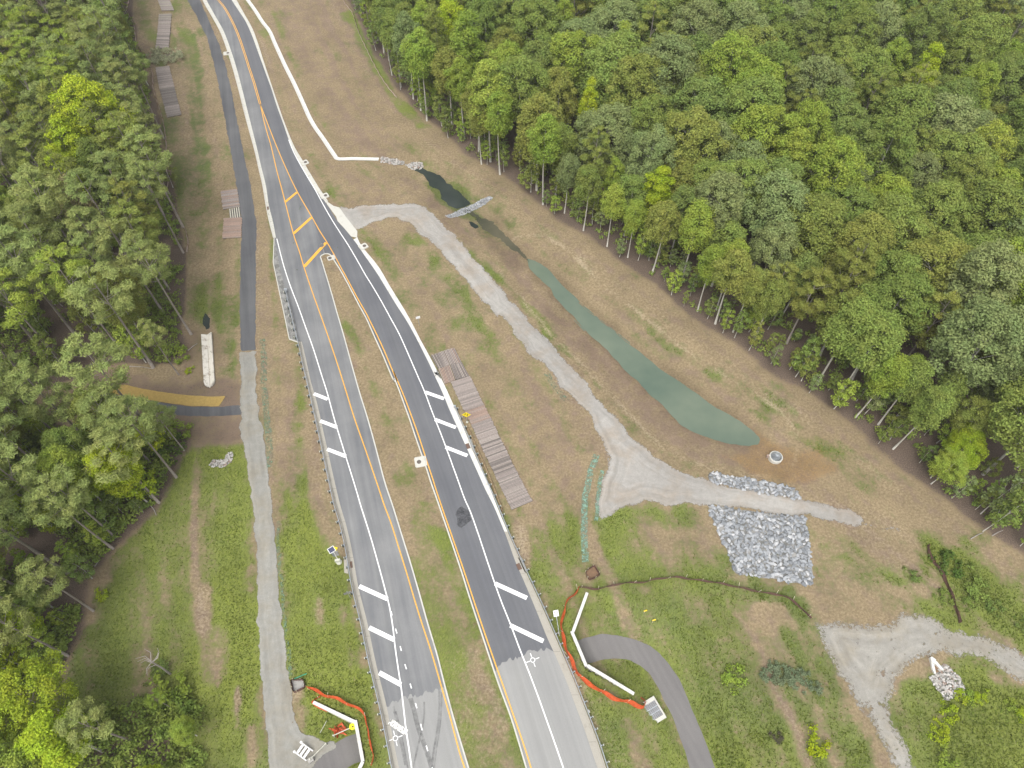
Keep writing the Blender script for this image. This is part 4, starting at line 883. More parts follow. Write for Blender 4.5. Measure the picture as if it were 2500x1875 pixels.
# ------------------------------------------------------------------ timber mats
plankM = MB().box((0, 0, 0), (1, 1, 1)).mesh('plank', 'plank')
def mat_quad(name, quad, along, pitch, label, tones, root=None, z=0.16, pw=0.58, cat='timber mat', group=None, th=0.2):
    """quad = 4 world corners a,b,c,d ; planks span a-b to d-c when along='ab' (plank runs from edge a-d to edge b-c)"""
    a, b_, c, d = [np.array(v[:2]) for v in quad]
    if along == 'ad': a, b_, c, d = a, d, c, b_
    L = (np.linalg.norm(d - a) + np.linalg.norm(c - b_)) / 2; n = max(2, int(round(L / pitch)))
    if root is None:
        g = (a + b_ + c + d) / 4; root = empty(name, (float(g[0]), float(g[1]), float(hz(*g)))); tag(root, label, cat, group)
    for i in range(n):
        t_ = (i + 0.5) / n; p0 = a + (d - a) * t_; p1 = b_ + (c - b_) * t_
        e = p1 - p0; l_ = np.linalg.norm(e); u = e / l_
        p0 = p0 - u * rnd.uniform(-0.06, 0.1); p1 = p1 + u * rnd.uniform(-0.06, 0.1); mid_ = (p0 + p1) / 2
        o = link('plank', plankM, None, root, Vector((mid_[0], mid_[1], float(hz(*mid_)) + z + rnd.uniform(-0.015, 0.02))) - Vector(root.location), math.atan2(u[1], u[0]))
        o.scale = (float(np.linalg.norm(p1 - p0)), L / n * pw, th)
        tn = tones[rnd.randrange(len(tones))]; v = rnd.uniform(0.86, 1.08); o.color = (tn[0] * v, tn[1] * v, tn[2] * v, 1)
    ul = MB(); ul.add([(v_[0] - root.location.x, v_[1] - root.location.y, float(hz(v_[0], v_[1])) + 0.05 - root.location.z) for v_ in (a, b_, c, d)], [(0, 1, 2, 3)]); ul.obj('gap_shade_sheet', 'gap_shade', root)  # added near-black sheet: paints the shade in the gaps between planks
    # cross bearers below
    for t_ in (0.12, 0.5, 0.88):
        q0 = a + (b_ - a) * t_; q1 = d + (c - d) * t_; e = q1 - q0; l_ = np.linalg.norm(e); mid_ = (q0 + q1) / 2
        o = link('bearer', plankM, None, root, Vector((mid_[0], mid_[1], float(hz(*mid_)) + z - th * 0.5 - 0.02)) - Vector(root.location), math.atan2(e[1], e[0]))
        o.scale = (float(l_) * 0.98, 0.18, 0.06); o.color = (0.09, 0.075, 0.065, 1)
    return root
GREYT = [(0.35, 0.3, 0.27), (0.3, 0.26, 0.235), (0.38, 0.33, 0.295)]; PINK = [(0.38, 0.275, 0.22), (0.35, 0.265, 0.22), (0.36, 0.29, 0.245)]; DARKT = [(0.2, 0.175, 0.155), (0.25, 0.22, 0.2)]
def edge_mats(k, Lp, Rp, cuts, labels, tones, pitch, grp):
    Lw = resample(P(W(k, *Lp))[:, :2], 0.2, False); Rw = resample(P(W(k, *Rp))[:, :2], 0.2, False)
    f = lambda Q, t_: np.array([np.interp(t_, np.linspace(0, 1, len(Q)), Q[:, q]) for q in (0, 1)])
    for i in range(len(cuts) - 1):
        a, b_ = f(Lw, cuts[i]), f(Rw, cuts[i]); d, c = f(Lw, cuts[i + 1]), f(Rw, cuts[i + 1])
        mat_quad('timber_mat', (a, b_, c, d), 'ab', pitch, labels[i], tones[i % len(tones)], group=grp)
mg = 'timber access mats beside the right guardrail'
q = lambda *p: P(W('M', *p))
mat_quad('timber_mat', q((10,270),(188,212),(268,402),(112,452)), 'ad', 0.24, 'dark-gapped timber mat, top left of the four square mats by the right kerb', DARKT + GREYT, group=mg)
mat_quad('timber_mat', q((192,210),(330,170),(425,358),(272,400)), 'ad', 0.24, 'pinkish timber mat, top right of the four square mats by the right kerb', PINK + GREYT, group=mg)
mat_quad('timber_mat', q((274,404),(427,362),(530,545),(345,600)), 'ad', 0.24, 'grey timber mat, bottom right of the four square mats by the right kerb', GREYT + DARKT, group=mg)
mat_quad('timber_mat', q((114,456),(270,405),(338,602),(195,655)), 'ad', 0.24, 'orange-pink timber mat, bottom left of the four square mats by the right kerb', PINK, group=mg)
edge_mats('G', [(520,503),(600,680),(625,715),(700,880),(727,940),(800,1090),(905,1310)], [(640,465),(740,665),(840,870),(900,1000),(960,1110),(1035,1255)],
          [0, 0.25, 0.36, 0.52, 0.75, 1.0],
          ['grey slatted mat at the upper end of the long row beside the right guardrail', 'pinkish slatted mat in the long row just above the yellow sign', 'slatted mat in the long row right beside the yellow sign', 'dark-stained slatted mat in the middle of the long row beside the straw wattle', 'slatted mat at the bottom end of the long row beside the right guardrail'],
          [GREYT, PINK, GREYT, GREYT + DARKT, GREYT], 0.215, mg)
mg = 'timber access mats on the grass beside the left forest'
tl = [GREYT + [(0.36, 0.33, 0.27)], DARKT + GREYT]
edge_mats('O', [(190,-60),(275,90),(295,228)], [(430,-60),(520,130),(540,215)], [0, 1], ['pale timber mat at the very top of the picture beside the left forest'], tl, 0.3, mg)
edge_mats('O', [(240,300),(220,600),(190,800),(168,985)], [(490,290),(480,500),(455,780),(432,1000)], [0, 0.5, 1], ['pale grey timber mat second from the top on the left verge', 'dark grey timber mat leading up to the brush pile from above'], tl, 0.3, mg)
edge_mats('A', [(985,430),(1010,560),(1035,650),(1060,745)], [(1070,420),(1105,560),(1130,660),(1150,730)], [0, 0.45, 0.8, 1], ['grey timber mat just below the brush pile', 'dark timber mat in the lower part of the left row', 'light timber mat at the lower end of the left row'], [GREYT, DARKT, GREYT], 0.3, mg)
mg = 'timber pieces beside the dark greenway'
q = lambda *p: P(W('X', *p))
mat_quad('timber_mat', q((210,300),(615,230),(680,680),(265,760)), 'ab', 0.27, 'pinkish square timber mat beside the dark greenway, upper of two', PINK + GREYT, group=mg)
mat_quad('pallet', q((405,742),(680,690),(712,945),(432,980)), 'ad', 0.42, 'small pale slatted pallet between the two square mats beside the greenway', [(0.45, 0.43, 0.36)], pw=0.5, cat='pallet', group=mg, z=0.16, th=0.05)
mat_quad('timber_mat', q((290,992),(735,952),(715,1460),(260,1505)), 'ab', 0.27, 'pinkish square timber mat beside the dark greenway, lower of two', PINK, group=mg)

# ------------------------------------------------------------------ rocks
from mathutils import noise as mnoise
def rock_mesh(seed, nm='stone'):
    r0 = random.Random(seed)
    bm_v = []
    import bmesh
    bm = bmesh.new()
    for i in range(13):
        v = Vector((r0.gauss(0, 1), r0.gauss(0, 1), r0.gauss(0, 1))).normalized()
        bm.verts.new((v.x * r0.uniform(0.5, 0.62), v.y * r0.uniform(0.4, 0.5), v.z * r0.uniform(0.3, 0.4)))
    bmesh.ops.convex_hull(bm, input=bm.verts)
    lv = [v for v in bm.verts if not v.link_faces]
    for v in lv: bm.verts.remove(v)
    bmesh.ops.recalc_face_normals(bm, faces=bm.faces)
    me_ = bpy.data.meshes.new(nm); bm.to_mesh(me_); bm.free(); return me_
ROCKS = [rock_mesh(s) for s in range(10)]; ROCKSP = [rock_mesh(s + 40) for s in range(8)]
for r_ in ROCKS: r_.materials.append(MATS['riprap'])
for r_ in ROCKSP: r_.materials.append(MATS['riprap_pale'])
def rocks_xy(poly, size):
    lo, hi = poly.min(0), poly.max(0); out = []
    st_ = size * 0.9
    for i, gx in enumerate(np.arange(lo[0], hi[0], st_)):
        for gy in np.arange(lo[1], hi[1], st_):
            out.append((gx + rnd.uniform(-0.4, 0.4) * st_, gy + rnd.uniform(-0.4, 0.4) * st_ + (i % 2) * st_ / 2))
    o = np.array(out); return o[sdf(o[:, 0], o[:, 1], poly) > -size * 0.1]
def rockbed(name, px, size, label, bank, matname, heap=0.0, cat='rock bed', base='concrete_pavers', zj=0.12):
    poly = P(px)[:, :2]; poly = resample(np.vstack([poly, poly[:1]]), 0.8, False)[:-1]
    n = normals(poly); poly = poly + n * ((npr.rand(len(poly)) - 0.5) * size * 0.8)[:, None]
    g = poly.mean(0); root = tag(empty(name, (float(g[0]), float(g[1]), float(hz(*g)))), label, cat)
    XY = rocks_xy(poly, size); npr.shuffle(XY); off = -Vector(root.location)
    sd = sdf(XY[:, 0], XY[:, 1], poly); mx = max(0.01, sd.max())
    items = []
    for i, (px_, py_) in enumerate(XY):
        s = size * rnd.uniform(0.75, 1.5); items.append((s, px_, py_, sd[i]))
    items.sort(reverse=True)
    def place(it):
        s, px_, py_, d_ = it
        z = float(hz(px_, py_)) + s * 0.12 + heap * min(1, max(0, d_) / mx) + rnd.uniform(0, zj) * size
        return Matrix.Translation((px_, py_, z)) @ Matrix.Rotation(rnd.uniform(0, 6.28), 4, 'Z') @ Matrix.Rotation(rnd.uniform(-0.5, 0.5), 4, 'X') @ Matrix.Diagonal((s * 1.15, s * 1.05, s, 1))
    for it in items[:300]:
        o = link('stone', rnd.choice(bank), None, root); o.matrix_local = Matrix.Translation(off) @ place(it)
    if len(items) > 300:
        V, F = [], []
        for it in items[300:]:
            me_ = rnd.choice(bank); M = place(it); b0 = len(V)
            V += [tuple(M @ v.co) for v in me_.vertices]; F += [tuple(b0 + k for k in p_.vertices) for p_ in me_.polygons]
        o = link('stones', pymesh('stones', V, F, matname), None, root); o.location = off; o['kind'] = 'stuff'
    o = sheet('gravel_bedding', poly, base, 0.045, rag=0); o.parent = root; o.location = off
    return root
rockbed('riprap_apron', W('H',(850,1382),(1000,1405),(1200,1434),(1400,1452),(1475,1458))+W('L',(305,300),(320,498),(200,490),(100,466))+W('K',(1600,440),(1530,425),(1490,290),(1420,130)), 0.58, 'large square bed of grey riprap boulders below the gravel track', ROCKS, 'riprap', zj=0.2)
rockbed('riprap_apron', W('H',(862,1176),(960,1190),(1100,1210),(1250,1240),(1400,1288),(1440,1312),(1435,1345),(1300,1325),(1150,1300),(1000,1270),(870,1240),(850,1212)), 0.56, 'narrow strip of grey riprap boulders above the gravel track near the pond', ROCKS, 'riprap', zj=0.2)
rockbed('rock_apron', W('Q',(400,600),(530,550),(640,350),(750,345),(860,450),(950,540),(1060,680),(1150,810),(1130,950),(1000,1000),(800,1060),(700,1095),(640,950),(480,750)), 0.34, 'small apron of pale rocks in front of the flared pipe end', ROCKSP, 'riprap_pale', 0.15)
rockbed('rock_pile', W('E',(1320,1390),(1350,1352),(1410,1362),(1440,1312),(1478,1310),(1462,1370),(1420,1402),(1370,1402)), 0.32, 'small pile of white rocks on the grass left of the gravel path', ROCKSP, 'riprap_pale', 0.2)
rockbed('rock_outfall', W('N',(60,240),(120,228),(260,262),(400,290),(480,320),(470,360),(360,372),(240,350),(80,320)), 0.36, 'whitish rocks at the lower end of the long concrete drainage channel', ROCKSP, 'riprap_pale', 0.15)
rockbed('rock_outfall', W('N',(500,375),(620,305),(720,325),(800,370),(780,430),(690,450),(600,460)), 0.42, 'pale rock heap where the channel outfall meets the dark ditch water', ROCKSP, 'riprap_pale', 0.2)
rockbed('check_dam', W('C',(226,850),(330,803),(450,748),(512,722),(527,740),(440,797),(330,846),(250,866)), 0.24, 'straight grey stone check dam across the wet ditch', ROCKS, 'riprap', 0.4, 'check dam', base='concrete_grey')

# ------------------------------------------------------------------ fences
stakeM = MB().box((0, 0, 0.5), (0.06, 0.06, 1.0)).mesh('stake', 'stake'); stakeR = MB().box((0, 0, 0.5), (0.06, 0.06, 1.0)).mesh('stake_brown', 'stake_rust')
def fence(name, px, h, mat, label, cat, pitch=2.4, stake='stake', sag=0.1, lean=0.0, wav=0.06, stake_h=1.1, closed=False, fold=0.0, st_lean=0.1):
    C = P(px)[:, :2]; C = resample(C, 0.35, smooth=not closed); n = len(C)
    root = tag(empty(name, (float(C[0][0]), float(C[0][1]), float(hz(*C[0])))), label, cat); off = -Vector(root.location)
    N = normals(C); s = np.concatenate([[0], np.cumsum(np.linalg.norm(np.diff(C, axis=0), axis=1))])
    rows = 5; V = []; F = []; UV = []
    for i in range(n):
        z0 = float(hz(*C[i])); ph = (s[i] / pitch) % 1.0; droop = 1 - sag * math.sin(math.pi * ph) * rnd.uniform(0.8, 1.2)
        for j in range(rows + 1):
            fz = j / rows; o_ = wav * math.sin(s[i] * 1.9 + j) + lean * fz * math.sin(math.pi * ph * 0.9 + 0.2) + fold * fz
            V.append((C[i][0] + N[i][0] * o_, C[i][1] + N[i][1] * o_, z0 + 0.02 + h * fz * droop)); UV.append((s[i], fz * h))
    k_ = rows + 1
    for i in range(n - 1):
        for j in range(rows): F.append((i * k_ + j, (i + 1) * k_ + j, (i + 1) * k_ + j + 1, i * k_ + j + 1))
    me_ = pymesh('fabric', V, F, mat, True); uvl = me_.uv_layers.new(name='UVMap')
    vi = [0] * len(me_.loops); me_.loops.foreach_get('vertex_index', vi); uvl.data.foreach_set('uv', [c_ for v_ in vi for c_ in UV[v_]])
    o = link('fabric', me_, None, root); o.location = off
    sm = stakeM if stake == 'stake' else stakeR
    for d in np.arange(0.02, s[-1], pitch):
        i = min(np.searchsorted(s, d), n - 1); z0 = float(hz(*C[i]))
        o = link('stake', sm, None, root, Vector((C[i][0] + N[i][0] * 0.05, C[i][1] + N[i][1] * 0.05, z0)) + off)
        o.scale = (1, 1, stake_h * rnd.uniform(0.9, 1.1)); o.rotation_euler = (rnd.uniform(-st_lean, st_lean), rnd.uniform(-st_lean, st_lean), rnd.uniform(0, 3))
    return root
fence('safety_fence', W('K',(549,515),(520,560),(485,585),(460,640),(443,700),(436,770),(440,820),(457,880),(475,935),(500,990),(525,1045),(556,1090),(600,1130),(650,1160),(700,1190),(760,1225),(830,1245),(870,1255),(915,1275),(955,1285),(970,1270),(972,1235),(945,1210)), 1.15, 'orange_mesh', 'orange plastic mesh safety fence curving around the right retaining wall', 'safety fence', 3.4, lean=0.2, sag=0.2, stake_h=1.5, st_lean=0.35, fold=0.15, wav=0.08)
fence('safety_fence', W('S',(320,520),(450,575),(600,645),(800,710),(980,790),(1170,895),(1215,960),(1235,1080),(1260,1190),(1290,1350),(1320,1480),(1345,1600),(1310,1720)), 1.15, 'orange_mesh', 'orange plastic mesh safety fence around the left retaining wall', 'safety fence', 2.9, lean=0.15, fold=0.15, wav=0.08, sag=0.2, stake_h=1.5, st_lean=0.3)
fence('safety_fence', W('S',(530,640),(450,680),(395,710),(385,740),(440,790),(560,850),(640,900)), 0.6, 'orange_mesh', 'slumped piece of orange mesh hanging over the end of the left retaining wall', 'safety fence', 6, lean=0.3, sag=0.2, stake_h=0.8)
# crumpled orange netting
c = P1(W('S',(800,1145))[0]); V = []; F = []
for i in range(26):
    a = rnd.uniform(0, 6.28); r_ = rnd.uniform(0, 0.9); p0 = Vector((math.cos(a) * r_, math.sin(a) * r_ * 0.8, rnd.uniform(0.02, 0.3)))
    u = Vector((rnd.gauss(0, 1), rnd.gauss(0, 1), rnd.gauss(0, 0.3))).normalized() * rnd.uniform(0.25, 0.6); v = Vector((rnd.gauss(0, 1), rnd.gauss(0, 1), rnd.gauss(0, 0.4))).normalized() * rnd.uniform(0.1, 0.3)
    b0 = len(V); V += [p0 - u - v, p0 + u - v, p0 + u + v, p0 - u + v]; F.append((b0, b0 + 1, b0 + 2, b0 + 3))
o = link('netting_heap', pymesh('netting_heap', V, F, 'barrel_orange')); o.location = c; tag(o, 'crumpled heap of orange netting on the grass inside the left retaining wall', 'netting')
fence('silt_fence', W('K',(555,517),(600,523),(650,532),(720,519),(790,503),(850,492),(915,490),(975,485),(1035,468),(1110,460),(1175,455),(1250,467),(1330,477),(1420,490),(1505,508),(1595,526),(1660,542))+W('L',(70,563),(150,580),(232,640),(308,715)), 0.7, 'silt_fabric', 'long brown silt fence with pale stakes curving below the riprap bed', 'silt fence', 2.6, stake_h=1.2, st_lean=0.3)
fence('silt_fence', W('L',(1045,248),(1048,300),(1075,350),(1125,420),(1160,490),(1190,560),(1215,640),(1235,700),(1247,745)), 0.9, 'silt_fabric', 'dark brown silt fence standing alone in the tall grass at right', 'silt fence', 2.6, 'r', stake_h=1.0)
fence('silt_fence', W('A',(818,-40),(815,20),(803,70),(850,165),(865,270),(905,340),(935,390),(965,460),(970,550),(990,630),(1020,720),(1045,830),(1055,930),(1052,1040),(1065,1130),(1065,1230),(1100,1340),(1150,1420),(1180,1470),(1192,1550),(1185,1600)), 0.6, 'silt_pale', 'reddish silt fence running along the edge of the left forest', 'silt fence', 3, 'r', stake_h=0.8)
fence('silt_fence', W('B',(1110,-40),(1150,30),(1195,90),(1230,200),(1290,330),(1340,430),(1380,500),(1430,570),(1475,620)), 0.55, 'silt_pale', 'faded silt fence along the upper edge of the right forest', 'silt fence', 3, 'r', stake_h=0.8)
def inletbox(k, pts, label, inner):
    px = W(k, *pts); fence('inlet_protection', px + px[:1], 0.75, 'silt_fabric', label, 'inlet protection', 1.2, 'stake', 0.05, stake_h=1.0, closed=True)
    return sheet('inlet_slab', P(px), inner, 0.09, rag=0)
o = inletbox('K', [(595,418),(622,400),(650,385),(668,415),(685,440),(650,462),(615,470),(600,450)], 'square of brown silt fabric around a drain beside the right silt fence', 'soil'); tag(o, 'bare soil pad inside the right silt fabric square', 'drain pad')
o = inletbox('S', [(70,390),(160,400),(260,385),(285,440),(298,505),(200,555),(115,585),(95,480)], 'square of brown silt fabric around a grey drain slab near the left orange fence', 'concrete_grey'); tag(o, 'grey concrete drain slab inside the left silt fabric square', 'drain slab')
a, b_ = P(W('S',(120,372),(315,288))); tag(MB().tube([tuple(a + [0, 0, .25]), tuple(b_ + [0, 0, .2])], 0.06, 6).obj('green_pipe', 'green_pipe'), 'thin green pipe lying above the left silt fabric square', 'pipe')

# blankets and netting
o = sheet('straw_blanket', P(BLANKET), 'straw_blanket', 0.07, rag=0.08, ragsc=0.7, step=0.8); tag(o, 'yellow straw erosion blanket pinned beside the side path at left', 'erosion blanket')
def netstrip(name, k, pts, w_, mat, label):
    C = resample(P(W(k, *pts))[:, :2], 0.5); k1 = (fbm(C[:, 0] + 500, C[:, 1] + 500, 1.1, 3, 3) - 0.5) * 0.6
    o = ribbon(name, C, w_ / 2 + k1, w_ / 2 - k1 * 0.6, mat, 0.09, follow=True); tag(o, label, 'erosion netting')
netstrip('erosion_netting', 'G', [(1440,960),(1415,1040),(1390,1130),(1372,1220),(1366,1330),(1362,1450),(1365,1560),(1372,1640)], 1.0, 'erosion_net', 'bright green erosion netting strip down the left side of the small swale')
netstrip('erosion_netting', 'G', [(1478,1060),(1460,1130),(1448,1200),(1445,1300),(1442,1380)], 0.6, 'erosion_net', 'short green erosion netting strip beside the gravel junction')
netstrip('erosion_netting', 'G', [(1120,440),(1160,500),(1200,560),(1250,620)], 0.9, 'erosion_net_faint', 'patch of green netting along the inner edge of the gravel track')
netstrip('erosion_netting', 'F', [(365,850),(372,920),(375,1010),(370,1100),(385,1250),(400,1400),(410,1560),(418,1659)], 1.1, 'erosion_net_faint', 'pale green netting strip starting where the dark greenway turns to gravel')
netstrip('erosion_netting', 'J', [(205,100),(210,300),(225,500),(245,700),(265,850),(280,1000),(285,1080)], 0.5, 'erosion_net_faint', 'faint green netting strip beside the lower gravel path')

# ------------------------------------------------------------------ signs and small furniture
def signpost(base, top_h, label, cat='road sign', yaw=0.0):
    c = P1(base); root = tag(empty('road_sign', tuple(c), yaw), label, cat)
    MB().box((0, 0, top_h / 2), (0.07, 0.07, top_h)).obj('post', 'galvanised', root); return root
def face(root, poly, z, mat, name='panel', yoff=-0.06, th=0.02, tilt=0.0):
    M = Matrix.Translation((0, yoff, z)) @ Matrix.Rotation(R(90) + tilt, 4, 'X')
    return MB().prism(poly, 0, th, M).obj(name, mat, root)
def arrow(pts, w_, head):
    """flat arrow outline from a centre line"""
    C = resample(np.array(pts, float), 0.04); N = normals(C); T = C[-1] - C[-3]; T /= np.linalg.norm(T); n = np.array([-T[1], T[0]])
    L = list(C + N * w_ / 2) + [C[-1] + n * head, C[-1] + T * head * 1.5, C[-1] - n * head] + list((C - N * w_ / 2)[::-1])
    return [tuple(v) for v in L]
root = signpost(W('M',(500,1165))[0], 3.2, 'yellow diamond warning sign with curving black arrows beside the timber mats')
dm = [(0, -0.75), (0.75, 0), (0, 0.75), (-0.75, 0)]; f_ = face(root, dm, 2.5, 'sign_yellow')
face(root, [(0.7 * a_, 0.7 * b2) for a_, b2 in [(0, -1.09), (1.09, 0), (0, 1.09), (-1.09, 0)]], 2.5, 'sign_back', 'backing', -0.045)
for o_ in (face(root, arrow([(-0.28, -0.18), (-0.3, 0.0), (-0.16, 0.12), (-0.14, 0.26)], 0.09, 0.12), 2.5, 'sign_black', 'arrow', -0.085, 0.006), face(root, arrow([(0.14, 0.3), (0.3, 0.12), (0.14, 0.0), (0.14, -0.2)], 0.09, 0.12), 2.5, 'sign_black', 'arrow', -0.085, 0.006)): pass
MB().prism([(math.cos(a) * .2, math.sin(a) * .2) for a in np.linspace(0, 6.283, 12, endpoint=False)], 0, 0.12).obj('footing', 'block_pale', root)
root = signpost(W('K',(430,822))[0], 3.9, 'white rectangular sign with black curved marks on a tall post inside the right orange fence', yaw=R(-10))
root.rotation_euler = (R(-48), 0, R(12))
face(root, [(-0.36, -0.46), (0.36, -0.46), (0.36, 0.46), (-0.36, 0.46)], 3.4, 'sign_white')
face(root, [(-0.2, 0.1), (-0.09, 0.08), (-0.06, 0.3), (-0.22, 0.28)], 3.4, 'sign_black', 'mark', -0.086, 0.006)
face(root, arrow([(0.02, 0.28), (0.18, 0.26), (0.2, 0.05), (0.1, -0.12)], 0.07, 0.09), 3.4, 'sign_black', 'mark', -0.086, 0.006)
root = signpost(W('F',(1357,762))[0], 2.6, 'small white sign plate on a thin post beside the right kerb above the mats', yaw=R(20))
face(root, [(-0.4, -0.3), (0.4, -0.3), (0.4, 0.3), (-0.4, 0.3)], 2.3, 'sign_white')
root = signpost(W('F',(757,310))[0], 2.9, 'grey sign seen from behind on a thin post at the tip of the median', yaw=R(30))
face(root, [(-0.38, -0.38), (0.38, -0.38), (0.38, 0.38), (-0.38, 0.38)], 2.4, 'sign_back')
root = signpost(W('V',(785,1650))[0], 2.8, 'grey sign seen from behind beside the left guardrail below the solar radar sign', yaw=R(20))
face(root, [(-0.55, -0.35), (0.55, -0.35), (0.55, 0.35), (-0.55, 0.35)], 2.3, 'sign_back')
root = signpost(W('K',(612,1312))[0], 2.0, 'small white marker sign just outside the lower right guardrail', yaw=R(-60))
face(root, [(-0.2, -0.15), (0.2, -0.15), (0.2, 0.15), (-0.2, 0.15)], 1.7, 'sign_white')
# solar radar sign
c = P1(W('V',(500,755))[0]); root = tag(empty('radar_sign', tuple(c), R(10)), 'solar powered roadside sign with a dark panel, grey cabinets and a yellow plate', 'solar sign')
MB().prism([(math.cos(a) * .42, math.sin(a) * .42) for a in np.linspace(0, 6.283, 20, endpoint=False)], 0, 0.2).obj('footing', 'block_pale', root)
MB().tube([(0, 0, 0.2), (0, 0, 5.0)], 0.06, 8).obj('post', 'plastic_white', root)
MB().box((0.0, -0.18, 1.2), (0.75, 0.35, 0.6)).obj('battery_box', 'block_pale', root)
MB().box((0.24, 0.12, 3.2), (0.5, 0.2, 1.3)).obj('display_cabinet', 'concrete_grey', root); MB().box((-0.26, 0.12, 3.0), (0.3, 0.2, 1.2)).obj('display_cabinet', 'post_steel', root)
o = MB().box((0, 0, 0), (0.95, 0.8, 0.05)).obj('panel_frame', 'plastic_white', root, Vector((-0.1, 0.0, 5.05))); o.rotation_euler = (R(25), 0, R(25))
MB().box((0, 0, 0.03), (0.82, 0.68, 0.012)).obj('solar_cell', 'solar', o)
o = MB().prism([(0, -0.42), (0.42, 0), (0, 0.42), (-0.42, 0)], 0, 0.03).obj('yellow_plate', 'sign_yellow', root, Vector((0.35, 0.15, 4.85))); o.rotation_euler = (R(60), 0, R(15))
# white barricade
q4 = P(W('S',(262,1385),(402,1492),(165,1520),(312,1635)))
c = q4.mean(0); ux = (q4[0] - q4[2])[:2]; ang = math.atan2(ux[1], ux[0]); L_ = np.linalg.norm(ux) + 0.1; D_ = np.linalg.norm((q4[1] - q4[0])[:2]) + 0.2
root = tag(empty('barricade', tuple(c), ang), 'white folding barricade with three rails standing at the foot of the gravel path', 'barricade')
for k_ in range(4):
    h_ = 1.25 - 0.3 * abs(k_ - 0.0)
for k_ in range(3):
    yv = (-0.5 + k_ * 0.44) * D_ * 0.62 + 0.1
    MB().box((0, yv, 0.35 + 0.4 * k_), (L_ * 0.95, 0.3, 0.05)).obj('rail', 'plastic_white', root)
for s_ in (-1, 1):
    MB().tube([(s_ * L_ / 2, -D_ / 2, 0.05), (s_ * L_ / 2, D_ / 2, 1.4)], 0.085, 6).obj('upright', 'plastic_white', root)
    MB().prism([(math.cos(a) * .16 + s_ * L_ / 2, math.sin(a) * .16 + D_ / 2) for a in np.linspace(0, 6.283, 10, endpoint=False)], 1.36, 1.5).obj('lamp_cap', 'plastic_white', root)
# pipe gate
a, b_, c_ = P(W('S',(385,1635),(745,1265),(630,1392)))
root = tag(empty('pipe_gate', tuple(a)), 'long pale pole gate with a yellow end plate across the left footpath', 'gate')
def rel(v, h_): return (v[0] - a[0], v[1] - a[1], v[2] - a[2] + h_)
e_ = PZ(W('S',(1000,1125)), 0.2)[0]; e_ = np.array([e_[0], e_[1], 0.2])
MB().tube([rel(a, 0.9), rel(c_, 0.9)], 0.06, 6).obj('pole', 'block_pale', root); MB().tube([rel(b_, 0.9), (e_[0]-a[0], e_[1]-a[1], 0.2-a[2])], 0.06, 6).obj('pole', 'block_pale', root)
for v in (a, c_, b_): MB().tube([rel(v, -0.3), rel(v, 1.05)], 0.1, 8).obj('post', 'block_pale', root)
MB().box(rel(a, 0.3), (0.7, 0.6, 0.7), 0.6).obj('footing', 'concrete_grey', root)
o = MB().prism([(-0.38, -0.25), (0.0, -0.42), (0.38, -0.25), (0.38, 0.25), (0, 0.42), (-0.38, 0.25)], 0, 0.05).obj('end_plate', 'sign_yellow', root, Vector((e_[0]-a[0]+0.2, e_[1]-a[1]+0.1, 0.3-a[2])))
MB().box((0.05, 0, 0.06), (0.22, 0.16, 0.03), 0.5).obj('mark', 'sign_black', o)
a, b_ = P(W('S',(520,1212),(625,1020))); tag(MB().tube([tuple(a + [0, 0, .1]), tuple(b_ + [0, 0, .12])], 0.04, 5).obj('pole', 'block_pale'), 'thin pale pole lying on the grass inside the left retaining wall', 'pole')
# survey stakes with ribbons
for p_, lb in (((962,683), 'wooden survey stake with a yellow ribbon, the left of two in the grass'), ((1015,742), 'wooden survey stake with a yellow ribbon, the right of two in the grass')):
    c = P1(W('K', p_)[0]); root = tag(empty('survey_stake', tuple(c)), lb, 'survey stake'); MB().box((0, 0, 0.6), (0.05, 0.05, 1.2)).obj('stake', 'stake', root)
    MB().box((0.12, 0.1, 1.1), (0.5, 0.16, 0.03), 0.3).obj('ribbon', 'ribbon_yellow', root)

# ------------------------------------------------------------------ trees
def quads_from(C, Nn, w_, l_, tw=None):
    """leaf quads: centres, normals, widths, lengths"""
    n = len(C); a = npr.randn(n, 3); u = np.cross(Nn, a); u /= np.linalg.norm(u, axis=1)[:, None] + 1e-9; v = np.cross(Nn, u)
    u = u * w_[:, None] / 2; v = v * l_[:, None] / 2
    V = np.stack([C - v, C + u, C + v, C - u], 1).reshape(-1, 3)      # diamond shape
    return V
def clump_leaves(cents, rads, per, w_, l_, crown_c, up=0.45, jit=0.55, flat=1.0, shell=(0.7, 1.1)):
    C, Nn = [], []
    for c, r_ in zip(cents, rads):
        k_ = int(per * (r_ ** 2)); d = npr.randn(k_, 3)
        out = (c - crown_c); out = out / (np.linalg.norm(out) + 1e-6)
        d = d / np.linalg.norm(d, axis=1)[:, None]; d = d + out * 0.55 + np.array([0, 0, up]); d /= np.linalg.norm(d, axis=1)[:, None]
        rr = r_ * npr.uniform(shell[0], shell[1], k_); p_ = c + d * rr[:, None] * np.array([1, 1, flat])
        nn = d + np.array([0, 0, 0.45]) + npr.randn(k_, 3) * jit; nn /= np.linalg.norm(nn, axis=1)[:, None]
        C.append(p_); Nn.append(nn)
    C = np.vstack(C); Nn = np.vstack(Nn); n = len(C)
    return quads_from(C, Nn, w_ * npr.uniform(0.7, 1.3, n), l_ * npr.uniform(0.7, 1.3, n))
def crownmesh(name, V, mat):
    n = len(V) // 4; return npmesh(name, V, np.arange(n * 4).reshape(n, 4), mat)
